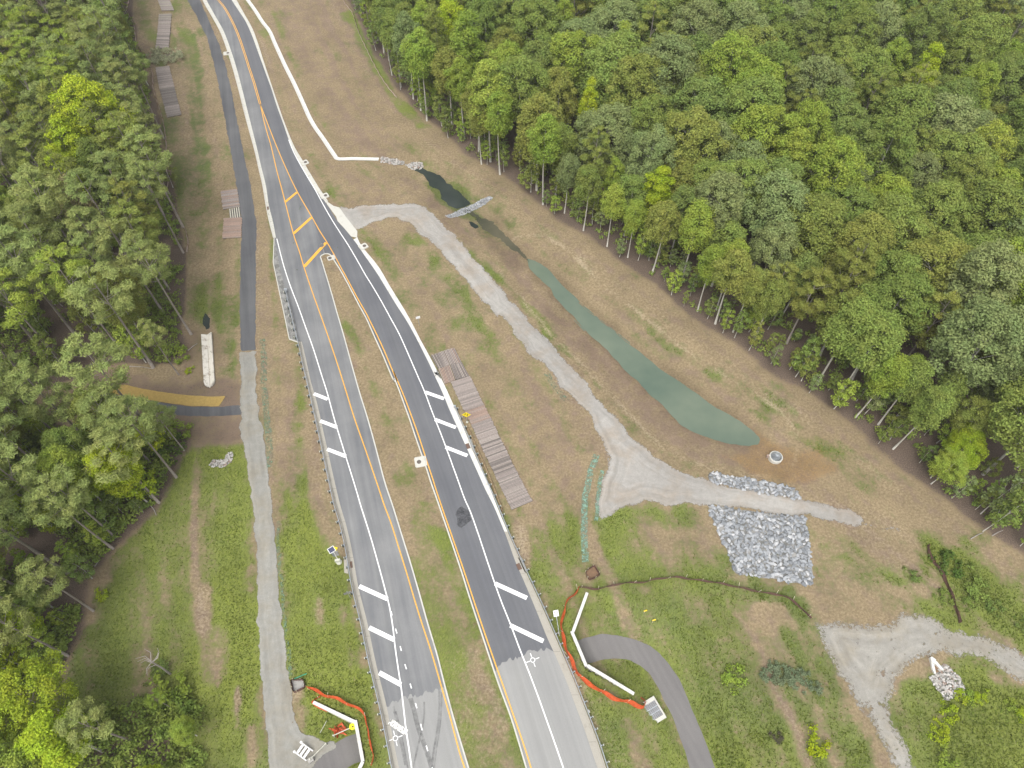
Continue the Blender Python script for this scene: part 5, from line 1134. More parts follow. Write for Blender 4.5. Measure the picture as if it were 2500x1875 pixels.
def trunkmesh(name, Hh, r0, top, cents, mat, nlimb=9, bend=0.35):
    mb = MB(); a = npr.rand() * 6.28; pts = []; rr = []
    for i in range(7):
        t_ = i / 6; pts.append((math.cos(a) * bend * math.sin(t_ * 2.6), math.sin(a) * bend * math.sin(t_ * 2.6), t_ * Hh * top)); rr.append(r0 * (1 - 0.75 * t_) * (1.25 if i == 0 else 1))
    mb.tube(pts, rr, 7)
    for c in cents[:nlimb]:
        c = np.array(c); zb = max(0.3 * Hh, c[2] - np.hypot(c[0], c[1]) * rnd.uniform(0.5, 0.9) - 0.5); f = min(0.98, zb / (Hh * top)); i = f * 6; i0 = int(i); i0 = min(i0, 5)
        b0 = Vector(pts[i0]).lerp(Vector(pts[i0 + 1]), i - i0); r_ = r0 * (1 - 0.75 * f) * 0.5
        m1 = b0.lerp(Vector(c), 0.5) + Vector((0, 0, -0.2)); mb.tube([b0, m1, Vector(c)], [r_, r_ * 0.65, r_ * 0.25], 5, False)
    return mb.mesh(name, mat, True)
def broadleaf(seed, Hh=22.0, Rr=4.6, zlo=0.4, nc=66):
    npr.seed(seed); cc = np.array([0, 0, Hh * (0.5 + zlo / 2)]); rz = Hh * (1 - zlo) / 2
    cents, rads = [], []; lob = npr.rand(3) * 6.28
    for i in range(nc):
        f = (i + 0.5) / nc; z = 1 - 1.75 * f; th = i * 2.39996 + npr.rand() * 0.7; q = math.sqrt(max(0, 1 - z * z))
        k_ = (0.82 + 0.16 * math.sin(2 * th + lob[0]) + 0.1 * math.sin(3 * th + lob[1])) * npr.uniform(0.72, 1.05)
        cents.append(cc + np.array([math.cos(th) * q * Rr * k_, math.sin(th) * q * Rr * k_, z * rz * npr.uniform(0.8, 1.04)])); rads.append(npr.uniform(0.85, 1.55))
    for i in range(8): cents.append(cc + npr.randn(3) * np.array([Rr, Rr, rz]) * 0.35); rads.append(1.3)
    V = clump_leaves(cents, rads, 135, 0.2, 0.36, cc, flat=0.85, jit=0.7, shell=(0.55, 1.2))
    return crownmesh('crown_broadleaf', V, 'leaf'), trunkmesh('trunk_broadleaf', Hh, 0.2, 0.88, cents[::5], 'bark_grey')
def pine(seed, Hh=25.0, Rr=3.1, zlo=0.62, nc=34, per=150):
    npr.seed(seed); cc = np.array([0, 0, Hh * (0.5 + zlo / 2) - 1]); rz = Hh * (1 - zlo) / 2; cents, rads = [], []
    for i in range(nc):
        f = (i + 0.5) / nc; z = 1 - 1.9 * f; th = i * 2.39996 + npr.rand(); q = math.sqrt(max(0.05, 1 - z * z)); k_ = npr.uniform(0.55, 1.1)
        cents.append(cc + np.array([math.cos(th) * q * Rr * k_, math.sin(th) * q * Rr * k_, z * rz * npr.uniform(0.8, 1.05)])); rads.append(npr.uniform(0.6, 1.15))
    V = clump_leaves(cents, rads, per * 1.25, 0.1, 0.55, cc, up=0.7, jit=0.9, flat=0.55, shell=(0.35, 1.15))
    return crownmesh('crown_pine', V, 'needle'), trunkmesh('trunk_pine', Hh, 0.2, 0.97, cents[::3], 'bark_pine', 11, 0.2)
def sapling(seed, Hh=9.0, Rr=1.7, nc=22, zlo=0.25):
    npr.seed(seed); cc = np.array([0, 0, Hh * (0.5 + zlo / 2)]); rz = Hh * (1 - zlo) / 2; cents, rads = [], []
    for i in range(nc):
        f = (i + 0.5) / nc; z = 1 - 1.9 * f; th = i * 2.39996 + npr.rand(); q = math.sqrt(max(0.1, 1 - z * z)); k_ = npr.uniform(0.4, 1.1)
        cents.append(cc + np.array([math.cos(th) * q * Rr * k_, math.sin(th) * q * Rr * k_, z * rz])); rads.append(npr.uniform(0.4, 0.8))
    V = clump_leaves(cents, rads, 170, 0.2, 0.36, cc, flat=0.7, jit=0.7, shell=(0.3, 1.2))
    return crownmesh('crown_sapling', V, 'leaf'), trunkmesh('trunk_sapling', Hh, 0.085, 0.95, cents[::3], 'bark_grey', 7, 0.3)
def shrubm(seed, Rr=1.0):
    npr.seed(seed); cc = np.array([0, 0, 0.3]); cents = [npr.randn(3) * np.array([0.55, 0.55, 0.2]) + [0, 0, 0.5] for _ in range(11)]; rads = list(npr.uniform(0.3, 0.55, 11))
    return crownmesh('leaves_shrub', clump_leaves(cents, rads, 260, 0.13, 0.26, cc, flat=0.8, jit=0.7, shell=(0.3, 1.15)), 'leaf')
BL = [broadleaf(s, 22, 4.6 + 0.5 * (s % 3), 0.36 + 0.04 * (s % 3)) for s in range(100, 107)]
BT = [broadleaf(s, 21, 3.0, 0.32, 40) for s in range(120, 123)]
PN = [pine(s) for s in range(200, 206)]; PD = [pine(s, 22, 3.0, 0.45, 46, 170) for s in range(220, 223)]
SP = [sapling(s, 8 + (s % 3), 1.6 + 0.25 * (s % 2)) for s in range(300, 306)]; SH = [shrubm(s) for s in range(400, 404)]
BE = [broadleaf(s, 20, 2.7, 0.5, 40) for s in range(140, 144)]
G_MID = (0.182, 0.238, 0.056); G_GREY = (0.195, 0.242, 0.09); G_DARK = (0.158, 0.21, 0.056); G_OLIVE = (0.21, 0.24, 0.056); G_BRIGHT = (0.235, 0.31, 0.052); G_YEL = (0.3, 0.375, 0.03); G_PINE = (0.235, 0.28, 0.088)
TREES = []; INFO = []
CN = {G_MID: 'mid green', G_GREY: 'grey-green', G_DARK: 'dark green', G_OLIVE: 'olive', G_BRIGHT: 'fresh green', G_YEL: 'yellow-green', G_PINE: 'soft green'}
def tree(x_, y_, bank, h, r_, colr, label, group=None, kind='broadleaf_tree', cat='tree'):
    cm, tm = rnd.choice(bank); base_h = 22 if bank in (BL, PD) else 21 if bank is BT else 20 if bank is BE else 25 if bank is PN else 9
    root = empty(kind, (float(x_), float(y_), float(hz(x_, y_)) - 0.05), rnd.uniform(0, 6.28)); s = h / base_h
    root.scale = (s * r_, s * r_, s); tag(root, label, cat, group)
    o = link('crown', cm, None, root); v = rnd.uniform(0.88, 1.12); o.color = (colr[0] * v * rnd.uniform(0.94, 1.06), colr[1] * v, colr[2] * v, 1)
    link('trunk', tm, None, root); TREES.append((x_, y_)); INFO.append((root, proj(float(x_), float(y_), h * (0.78 if base_h > 10 else 0.6)), CN.get(colr, 'leafy'), kind, bank)); return root
def at_crown(u, h):   # base position for a crown centred at a picture point, in the 2212-wide frame
    return PZ(U(u), h * 0.78)[0]
def ok_dist(x_, y_, d): return all((x_ - a) ** 2 + (y_ - b2) ** 2 > d * d for a, b2 in TREES)
FEAT = [ # crown point, bank, height, rel radius, colour, label
 ((190,235), BL, 25, 1.0, G_YEL, 'bright yellow-green broadleaf tree standing out in the upper left forest'),
 ((150,300), BT, 22, 1.0, G_YEL, 'narrow yellow-green tree just below the brightest crown of the left forest'),
 ((28,185), BL, 24, 0.85, (0.27,0.33,0.04), 'olive-yellow crown at the left picture edge in the upper forest'),
 ((135,362), BT, 20, 0.8, G_YEL, 'small bright yellow crown poking through the pines of the left forest'),
 ((170,440), BT, 21, 0.8, (0.26,0.24,0.11), 'brownish thinning tree among the pines of the left forest'),
 ((235,1000), BL, 17, 0.85, G_YEL, 'yellow-green tree leaning over the litter below the side path'),
 ((140,1010), BL, 17, 0.9, G_BRIGHT, 'fresh green broadleaf tree left of the yellow-green one below the side path'),
 ((45,1500), BL, 17, 1.05, (0.3,0.365,0.035), 'large yellow tree at the left picture edge near the bottom'),
 ((110,1590), BT, 16, 1.2, G_YEL, 'yellow tree in the bottom left corner'),
 ((1005,88), BT, 23, 1.1, G_BRIGHT, 'pale green tall tree at the front of the right forest near the top'),
 ((1055,190), BT, 23, 1.15, (0.25,0.33,0.06), 'light green tall tree at the front of the right forest, second of the pale pair'),
 ((940,70), BT, 21, 1.0, G_OLIVE, 'olive tree at the upper left corner of the right forest'),
 ((1165,260), BT, 22, 1.25, G_OLIVE, 'tall round-topped tree with a straight trunk at the front of the right forest'),
 ((1272,225), BT, 20, 0.7, G_YEL, 'slim yellow-green tree poking up inside the front of the right forest'),
 ((1218,40), BT, 22, 0.8, G_BRIGHT, 'narrow bright green tree near the top of the right forest'),
 ((1345,108), BT, 22, 0.9, (0.25,0.31,0.05), 'yellowish tree in the upper middle of the right forest'),
 ((1290,315), PD, 20, 1.0, G_OLIVE, 'olive pine with a dense rounded crown at the front of the right forest'),
 ((1425,400), BT, 17, 1.1, G_YEL, 'bright yellow-green tree by the forest edge above the check dam and pond'),
 ((1328,375), BT, 14, 0.8, (0.24,0.31,0.05), 'thin pale yellow tree beside the olive pine'),
 ((1575,135), BL, 24, 1.1, G_BRIGHT, 'broad fresh green crown near the top of the right forest'),
 ((1635,190), BL, 24, 1.0, G_BRIGHT, 'fresh green crown just below the broadest one of the right forest'),
 ((1745,280), BL, 23, 0.8, (0.235,0.3,0.05), 'yellowish green crown in the centre of the right forest'),
 ((1712,330), BT, 22, 1.0, (0.235,0.295,0.05), 'narrow yellowish crown beside the centre of the right forest'),
 ((2000,150), BT, 22, 0.8, G_YEL, 'small yellow-green crown high in the right forest'),
 ((2130,320), BL, 22, 0.95, (0.245,0.285,0.05), 'olive-yellow crown near the right picture edge'),
 ((2090,400), BL, 22, 0.8, G_OLIVE, 'olive crown just below the olive-yellow one near the right edge'),
 ((1765,615), PD, 20, 1.1, G_OLIVE, 'olive pine with a long leaning trunk at the edge of the right forest'),
 ((1690,600), PD, 18, 1.0, G_OLIVE, 'half bare olive pine left of the long-trunked pine'),
 ((1965,800), BT, 13, 1.1, G_BRIGHT, 'fresh green low tree at the forest edge above the riser'),
 ((2090,960), BL, 10, 1.3, (0.27,0.34,0.03), 'yellow-green bushy tree at the forest edge near the right side'),
 ((2110,900), BL, 13, 1.0, G_OLIVE, 'olive bushy tree behind the yellow-green one near the right side'),
 ((2060,1000), BL, 9, 1.2, G_BRIGHT, 'low bright bushy tree at the forest edge, lowest near the right side'),
 ((2110,190), BL, 23, 0.8, G_BRIGHT, 'fresh green crown at upper right of the right forest'),
 ((1410,330), BL, 21, 0.95, G_GREY, 'large grey-green crown behind the yellow-green edge tree'),
 ((1555,430), BL, 22, 1.0, G_GREY, 'pale grey-green crown overhanging the lower middle of the right forest'),
 ((1680,440), BL, 22, 1.1, G_GREY, 'grey-green crown in the lower centre of the right forest'),
]
SHORT = ['brightest yellow-green crown at upper left', 'narrow yellow tree below the brightest crown', 'olive-yellow crown at the left edge', 'small bright yellow crown at left', 'brownish thin tree at left', 'yellow-green tree below the side path', 'fresh green tree below the side path', 'large yellow tree at bottom left', 'yellow tree in the bottom left corner', 'pale tall front tree near the top', 'light green tall front tree', "olive tree by the forest's upper corner", 'round-topped front tree', 'slim yellow-green tree', 'narrow bright tree near the top', 'yellowish upper middle tree', 'rounded olive front pine', 'bright yellow-green edge tree', 'thin pale yellow tree', 'broadest fresh green crown', 'fresh crown below the broadest one', 'yellowish central crown', 'narrow yellowish central crown', 'small yellow-green crown high up', 'olive-yellow crown near the right edge', 'olive crown near the right edge', 'long-trunked olive pine', 'half bare olive pine', 'fresh green low tree above the riser', 'yellow-green bushy edge tree', 'olive bushy edge tree', 'low bright bushy edge tree', 'fresh green crown at upper right', 'large grey-green crown behind the edge', 'pale grey-green overhanging crown', 'grey-green lower central crown']
for u, bank, h, r_, cl, lb in FEAT:
    x_, y_ = at_crown(u, h)
    tree(x_, y_, bank, h, r_, cl, lb, kind='pine_tree' if bank in (PN, PD) else 'broadleaf_tree')
# trunks whose foot shows in the picture
LT = [('E',(1210,560),25),('E',(970,770),25),('E',(1130,815),15),('E',(1165,1295),14),('E',(1115,1465),22),('E',(1005,1625),20),('E',(300,700),24),('E',(415,1245),24),('E',(950,1370),20),('E',(958,1160),25),
      ('I',(730,200),20),('I',(715,270),21),('I',(590,665),18),('I',(430,950),20),('I',(860,1495),17),('A',(1160,1600),23),('A',(1160,1440),24),('A',(1075,1240),22),('A',(1040,880),23),('A',(990,860),22),('A',(1020,1080),21)]
wl = ['beside the concrete flume','above the litter strip by the side path','short and crooked beside the flume','broken-topped above the side path','with a pale base mark below the side path','with a forked pale trunk below the side path','deep behind the side path','beyond the yellow tree','thin, next to the pale-based pine','crossing in front of the straw blanket',
      'over the red litter','beside the red litter, lower trunk','at the curve of the litter edge','with a thick bare trunk low at the left edge','with a long bare trunk at the bottom left','at the lower end of the forest silt fence','by the bend of the forest silt fence','halfway down the forest silt fence','by the upper silt fence','behind the upper silt fence','among thin trunks by the silt fence']
for (k, p_, h), ww in zip(LT, wl):
    c = P1(W(k, p_)[0]); tree(c[0], c[1], PN, h, rnd.uniform(1.05, 1.35), G_PINE, 'left forest edge pine ' + ww, kind='pine_tree')
RT = [('C',(110,245),21),('C',(350,360),19),('C',(572,585),20),('C',(778,640),20),('C',(845,775),21),('C',(1250,1040),15),('C',(1100,940),16),('C',(455,520),15),('C',(980,830),14),('H',(785,155),16),('H',(905,145),17),('H',(1130,350),16),('C',(1380,1110),14),('H',(1405,570),12),('L',(1400,160),12),('L',(1385,50),13)]
for i, (k, p_, h) in enumerate(RT):
    c = P1(W(k, p_)[0]); bank = BE if h > 13 else SP
    tree(c[0], c[1], bank, h, 0.95 if bank is BE else 0.75, rnd.choice([G_MID, G_OLIVE, G_BRIGHT, G_GREY]), 'slender pale-trunked tree at the very front of the right forest, trunk clear to the ground', 'slender front row trees of the right forest')
# forest fill
def fill(poly, mind, n, fn, hgt, margin=90):
    lo, hi = poly.min(0), poly.max(0); lo = np.maximum(lo, [-190, -20]); hi = np.minimum(hi, [190, 215])
    for _ in range(n):
        x_, y_ = rnd.uniform(lo[0], hi[0]), rnd.uniform(lo[1], hi[1])
        px_, py_ = proj(x_, y_, hgt * 0.75); px2, py2 = proj(x_, y_, 0)
        if not ((-margin < px_ < 2500 + margin and -margin < py_ < 1875 + margin) or (-margin < px2 < 2500 + margin and -margin < py2 < 1875 + margin)): continue
        sd_ = float(sdf(np.array([x_]), np.array([y_]), poly)[0])
        if sd_ < (2.4 if poly is FOR_LA else 1.0) or not ok_dist(x_, y_, mind): continue
        fn(x_, y_, sd_)
def fr(x_, y_, sd_):
    cl = rnd.choices([G_MID, G_GREY, G_DARK, G_OLIVE, G_BRIGHT, G_YEL], [36, 27, 16, 13, 8, 0.5])[0]
    if sd_ < 7.5: tree(x_, y_, BE, rnd.uniform(16, 21), rnd.uniform(0.85, 1.15), cl, CN[cl] + ' slender tree near the front edge of the right forest', CN[cl] + ' trees near the front edge of the right forest')
    else:
        r0 = rnd.random()
        if r0 < 0.12: tree(x_, y_, PD, rnd.uniform(20, 24), rnd.uniform(0.9, 1.15), G_OLIVE, 'olive pine crown inside the dense right forest', 'pines inside the right forest', 'pine_tree')
        else: tree(x_, y_, BL, rnd.uniform(17.5, 24), rnd.uniform(0.95, 1.35), cl, CN[cl] + ' rounded broadleaf crown inside the dense right forest', CN[cl] + ' broadleaf trees inside the right forest')
fill(FOR_R, 3.6, 0, fr, 22, 50)
def front(n):
    lo, hi = np.maximum(FOR_R.min(0), [-60, -5]), np.minimum(FOR_R.max(0), [150, 205])
    for _ in range(n):
        x_, y_ = rnd.uniform(lo[0], hi[0]), rnd.uniform(lo[1], hi[1]); d_ = float(sdf(np.array([x_]), np.array([y_]), FOR_R)[0]); px_, py_ = proj(x_, y_, 8)
        if 0.6 < d_ < 4.0 and -40 < px_ < 2540 and -60 < py_ < 1900 and ok_dist(x_, y_, 3.4): fr(x_, y_, d_)
front(6000)
fill(FOR_R, 6.2, 14000, fr, 22, 50)
def fr2(x_, y_, sd_):
    cl = rnd.choice([G_MID, G_GREY, G_DARK, G_OLIVE]); tree(x_, y_, BT, rnd.uniform(13, 17), rnd.uniform(1.1, 1.5), cl, 'x', 'x', 'understorey_tree')
fill(FOR_R, 4.6, 9000, fr2, 16, 20)
def fl(x_, y_, sd_):
    r0 = rnd.random()
    if r0 < 0.26: 
        cl = rnd.choice([G_MID, G_BRIGHT, G_OLIVE]); tree(x_, y_, BL, rnd.uniform(15, 19), rnd.uniform(0.75, 1.0), cl, CN[cl] + ' broadleaf tree among the pines of the left forest', CN[cl] + ' broadleaf trees among the left pines')
    elif r0 < 0.45: tree(x_, y_, PD, rnd.uniform(21, 25), rnd.uniform(0.9, 1.15), rnd.choice([G_PINE, G_OLIVE]), 'dense-crowned pine of the left forest', 'dense pines of the left forest', 'pine_tree')
    else: tree(x_, y_, PN, rnd.uniform(21, 27), rnd.uniform(1.05, 1.35), rnd.choice([G_PINE, G_PINE, G_OLIVE, G_BRIGHT]), 'tall bare-trunked pine of the left forest', 'tall pines of the left forest', 'pine_tree')
fill(FOR_LA, 4.7, 9000, fl, 24); fill(FOR_LB, 4.4, 5000, fl, 24)
def flc(x_, y_, sd_):
    cl = rnd.choice([G_OLIVE, G_YEL, G_BRIGHT, G_BRIGHT]); hh_ = rnd.uniform(12, 17) if x_ < PZ(U((230, 1600)))[0, 0] else rnd.uniform(6, 8.5); tree(x_, y_, BL if rnd.random() < 0.6 else PN, hh_, rnd.uniform(0.85, 1.15), cl, CN[cl] + ' leafy tree of the bottom left corner thicket', CN[cl] + ' trees of the bottom left thicket')
fill(FOR_LC, 5.0, 3000, flc, 14)
NMAIN = len(TREES)
# understorey: saplings in the front belts
def under(poly, mind, n, d0, d1, hr, cols, label, group, lim):
    cnt = 0; lo, hi = np.maximum(poly.min(0), [-150, -5]), np.minimum(poly.max(0), [150, 205]); XY = npr.rand(n, 2) * (hi - lo) + lo
    sd_ = sdf(XY[:, 0], XY[:, 1], poly); local = []
    for (x_, y_), s in zip(XY, sd_):
        if not d0 < s < d1 or cnt >= lim: continue
        px_, py_ = proj(x_, y_, 3)
        if not (-60 < px_ < 2560 and -60 < py_ < 1935): continue
        if any((x_ - a) ** 2 + (y_ - b2) ** 2 < mind * mind for a, b2 in local): continue
        local.append((x_, y_)); cl = rnd.choice(cols); cnt += 1
        tree(x_, y_, SP, rnd.uniform(*hr), rnd.uniform(0.85, 1.3), cl, label, group, 'sapling', 'sapling')
    return cnt
npr.seed(5)
c1 = under(FOR_R, 2.0, 22000, 0.2, 9, (3.5, 8), [G_MID, G_OLIVE, G_DARK, G_GREY, G_BRIGHT], 'leafy sapling in the belt along the front of the right forest', 'saplings along the right forest edge', 165)
c2 = under(FOR_LA, 2.6, 12000, 0.3, 24, (5, 12), [G_MID, G_BRIGHT, G_OLIVE], 'leafy sapling under the pines along the edge of the left forest', 'saplings under the left pines', 75)
c3 = under(FOR_LB, 2.4, 12000, 0.3, 22, (4, 10), [G_MID, G_BRIGHT, G_DARK, G_YEL], 'leafy sapling under the pines below the side path', 'saplings below the side path', 60)
print('TREES', NMAIN, c1, c2, c3)
# each unlabelled tree is named by the landmark tree it stands nearest to in the picture
NF = len(FEAT); buckets = {}
marks = [(INFO[i][1], SHORT[i]) for i in range(NF)]
for inf in INFO[NF:]:
    root, (ix, iy), cname, kd, bank = inf
    if 'left forest edge pine' in root['label'] or kd == 'sapling' or 'very front' in root['label']: continue
    j = min(range(NF), key=lambda q: (marks[q][0][0] - ix) ** 2 + (marks[q][0][1] - iy) ** 2)
    ddx, ddy = ix - marks[j][0][0], iy - marks[j][0][1]; a_ = math.atan2(-ddy, ddx)
    dr = ['right of', 'upper right of', 'above', 'upper left of', 'left of', 'lower left of', 'below', 'lower right of'][int(round(a_ / (math.pi / 4))) % 8]
    noun = 'pine' if kd == 'pine_tree' else 'understorey tree' if kd == 'understorey_tree' else ('slender tree' if bank in (BT, BE) else 'broadleaf')
    buckets.setdefault((cname, noun, dr, j), []).append((math.hypot(ddx, ddy), root))
for (cname, noun, dr, j), L_ in buckets.items():
    L_.sort(key=lambda q: q[0])
    for k_, (_, root) in enumerate(L_):
        o_ = ['nearest ', 'second ', 'third ', 'fourth ', 'fifth ', 'sixth ', 'seventh ', 'eighth ', 'ninth ', 'tenth ', 'eleventh ', 'twelfth ', 'thirteenth ', 'fourteenth ', 'fifteenth ', 'sixteenth ', 'seventeenth ', 'eighteenth ', 'nineteenth ', 'farthest '][min(k_, 19)] if len(L_) > 1 else ''
        root['label'] = (o_ + cname + ' ' + noun + ' ' + dr + ' the ' + SHORT[j])
        del root['group']
        root['group'] = 'trees of the left forest' if j < 9 else 'trees of the right forest'
# low undergrowth on the forest floors, one mass
npr.seed(321)
def undergrowth(polys, n, per):
    C, Rd = [], []
    for Pg, d1, k_, d0 in polys:
        lo, hi = np.maximum(Pg.min(0), [-150, -5]), np.minimum(Pg.max(0), [150, 190]); XY = npr.rand(int(k_), 2) * (hi - lo) + lo
        sd_ = sdf(XY[:, 0], XY[:, 1], Pg); px_, py_ = proj(XY[:, 0], XY[:, 1], 1.0)
        ok = (sd_ > d0) & (sd_ < d1) & (px_ > -60) & (px_ < 2560) & (py_ > -60) & (py_ < 1935)
        ok &= fbm(XY[:, 0] + 500, XY[:, 1] + 500, 6, 2, 8) > 0.38
        XY = XY[ok]; z = hz(XY[:, 0], XY[:, 1]) + npr.rand(len(XY)) ** 1.5 * np.clip(sd_[ok] * 0.5, 0.4, 3.5) + 0.2
        C.append(np.column_stack([XY, z]))
    C = np.vstack(C); n_ = len(C); r_ = npr.uniform(0.5, 1.2, n_)
    d = npr.randn(n_, per, 3); d /= np.linalg.norm(d, axis=2)[:, :, None]; d[:, :, 2] = np.abs(d[:, :, 2]) * 0.8
    Pp = (C[:, None, :] + d * r_[:, None, None] * npr.uniform(0.3, 1.1, (n_, per, 1))).reshape(-1, 3)
    nn = d.reshape(-1, 3) + [0, 0, 0.5] + npr.randn(n_ * per, 3) * 0.6; nn /= np.linalg.norm(nn, axis=1)[:, None]
    m_ = len(Pp); V = quads_from(Pp, nn, 0.24 * npr.uniform(0.7, 1.3, m_), 0.42 * npr.uniform(0.7, 1.3, m_))
    o = link('undergrowth', npmesh('undergrowth', V, np.arange(m_ * 4).reshape(m_, 4), 'leaf')); o.color = (0.19, 0.25, 0.055, 1)
    tag(o, 'low leafy undergrowth covering the shaded floor of both forests', 'undergrowth', kind='stuff'); print('UG', n_)
undergrowth([(FOR_R, 26, 9000, 0.8), (FOR_LA, 70, 13000, 1.2), (FOR_LB, 60, 11000, 0.8), (FOR_LC, 60, 3500, 0.5)], 0, 34)
# small shrubs with their own place in the picture
def shrub(u, s, cl, label, k='U'):
    c = P1(U(u)[0]) if k == 'U' else P1(W(k, u)[0]); o = link('shrub', rnd.choice(SH), None, None, Vector(c) - Vector((0, 0, 0.05)), rnd.uniform(0, 6)); o.scale = (s, s, s * 0.8); o.color = (cl[0] * 0.85, cl[1] * 0.87, cl[2] * 0.85, 1); tag(o, label, 'shrub')
shrub((1516,1078), 1.5, G_BRIGHT, 'bright round shrub in the grass right of the curved footpath', 'K')
shrub((325,1500), 1.6, (0.31,0.36,0.02), 'round yellow-green shrub near the bottom left of the gravel lot', 'L')
shrub((960,440), 1.0, G_DARK, 'small dark shrub in the tan grass left of the lone silt fence', 'L'); shrub((1155,570), 1.1, G_MID, 'small dark shrub touching the left side of the lone silt fence', 'L')
shrub((1360,515), 1.9, G_MID, 'widest dark green shrub right of the lone silt fence', 'L'); shrub((1180,360), 1.8, (0.09,0.14,0.03), 'green shrub clump right of the upper end of the lone silt fence', 'L')
shrub((1310,605), 1.0, G_MID, 'small shrub just below the widest shrub at right', 'L'); shrub((1465,645), 1.1, G_DARK, 'dark shrub nearest the right edge below the forest', 'L')
shrub((1645,745), 1.0, G_DARK, 'dark shrub cut by the right picture edge', 'L')
shrub((1265,1220), 1.0, G_YEL, 'yellow-green shrub touching the lower edge of the pale rock apron', 'L'); shrub((1390,1220), 0.9, G_YEL, 'yellow-green shrub a little right of the pale rock apron', 'L'); shrub((1325,1205), 1.0, G_BRIGHT, 'fresh green shrub between the two yellow ones by the rock apron', 'L')
shrub((1195,1310), 1.1, G_YEL, 'yellow weed clump below the pale rock apron', 'L'); shrub((1130,1410), 1.0, G_YEL, 'yellow weed clump, second below the rock apron', 'L'); shrub((1115,1480), 1.1, G_YEL, 'yellow weed clump, third below the rock apron', 'L')
shrub((1145,1600), 1.4, G_BRIGHT, 'green weed clump at the bottom, lowest in the line below the rock apron', 'L'); shrub((1645,1310), 0.9, G_YEL, 'yellow weed clump at the right picture edge near the bottom', 'L'); shrub((1570,1270), 0.9, G_BRIGHT, 'green weed clump a little in from the right edge near the bottom', 'L')
for i, (a_, b2, s_) in enumerate(((30,1060,1.1),(90,1080,1.1),(150,1090,1.2),(215,1110,1.1),(270,1095,0.9),(320,1150,1.0),(60,1010,0.9),(180,1050,0.9))):
    shrub((a_, b2), s_, (0.17, 0.21, 0.12), ['silvery','grey-leaved','pale','dusty'][i % 4] + ' bush in the grey-green clump by the gravel lot, ' + ['first from the left','second from the left','third from the left','fourth from the left','fifth from the left','sixth at the lower right end','above the left end','above the middle'][i], 'L')
shrub((85,1470), 0.8, (0.1,0.09,0.06), 'withered brown shrub left of the round yellow-green one at the bottom', 'L')
shrub((1130,1720), 1.6, G_BRIGHT, 'leafy shrub below the pines at the foot of the left flume', 'E') if False else None
for p_, s_, cl, lb in (((1130,700),1.6,G_BRIGHT,'bright shrub by the foot of the crooked pine beside the flume'),((1200,790),0.8,G_YEL,'small yellow shrub at the litter edge beside the flume'),((1060,1290),2.2,(0.1,0.15,0.035),'broad green shrub at the litter edge below the side path'),((1130,1190),1.8,G_BRIGHT,'fresh green shrub beside the broken-topped trunk below the side path')):
    shrub(p_, s_, cl, lb, 'E')
for p_, s_, cl, lb in (((1080,1180),2.4,G_BRIGHT,'large leafy bush on the lawn in the bottom left'),((1130,1330),2.6,(0.14,0.19,0.04),'pale green bush below the large one in the bottom left'),((640,570),1.0,G_YEL,'small yellow shrub beside the forked trunk at the litter edge'),((1000,1040),1.3,G_DARK,'dark bush under the bare snag in the bottom left')):
    shrub(p_, s_, cl, lb, 'I')
# bare snag
a, b_ = P(W('I',(1078,1064)))[0], None
root = tag(empty('dead_tree', tuple(a)), 'bare grey snag with curled branches above the bottom left bushes', 'dead tree')
mb = MB(); mb.tube([(0,0,0),(0.1,0.1,3),(-0.1,0.2,6.5)], [0.16,0.12,0.07], 7); mb.obj('trunk', 'dead_wood', root)
mb = MB()
for i in range(9):
    a_ = rnd.uniform(0, 6.28); z = rnd.uniform(4.5, 6.4); p0 = Vector((0, 0.15, z)); p1 = p0 + Vector((math.cos(a_), math.sin(a_), rnd.uniform(0.1, 0.7))) * rnd.uniform(0.8, 1.3); p2 = p1 + Vector((math.cos(a_ + 1), math.sin(a_ + 1), 0.3)) * rnd.uniform(0.5, 1.2)
    mb.tube([p0, p1, p2], [0.06, 0.04, 0.02], 5)
mb.obj('branches', 'dead_wood', root)
# fallen brush on the mats
c = P1(W('O',(350,1170))[0]); root = tag(empty('brush_pile', tuple(c)), 'felled leafy treetop lying across the timber mats on the left verge', 'brush pile')
npr.seed(77); cents = [np.array([npr.uniform(-4.6, 4.6), npr.uniform(-3.2, 3.2), npr.uniform(0.2, 1.2)]) for _ in range(110)]
cents = [c_ for c_ in cents if (c_[0] / 4.4) ** 2 + (c_[1] / 3.2) ** 2 < 1.05]
o = link('leaves', crownmesh('leaves', clump_leaves(cents, list(npr.uniform(0.4, 0.75, len(cents))), 150, 0.14, 0.36, np.array([0, 0, 0.]), jit=0.9, flat=0.6, shell=(0.3, 1.2)), 'leaf'), None, root); o.color = (0.36, 0.375, 0.23, 1); o['kind'] = 'stuff'
mb = MB()
for i in range(16): a_ = rnd.uniform(-0.6, 0.6); x0 = rnd.uniform(-3, 1); mb.tube([(x0, rnd.uniform(-1, 1), 0.2), (x0 + 2.2 * math.cos(a_), 2.2 * math.sin(a_), rnd.uniform(0.4, 1.0))], [0.05, 0.02], 5)
mb.obj('branches', 'dead_wood', root)
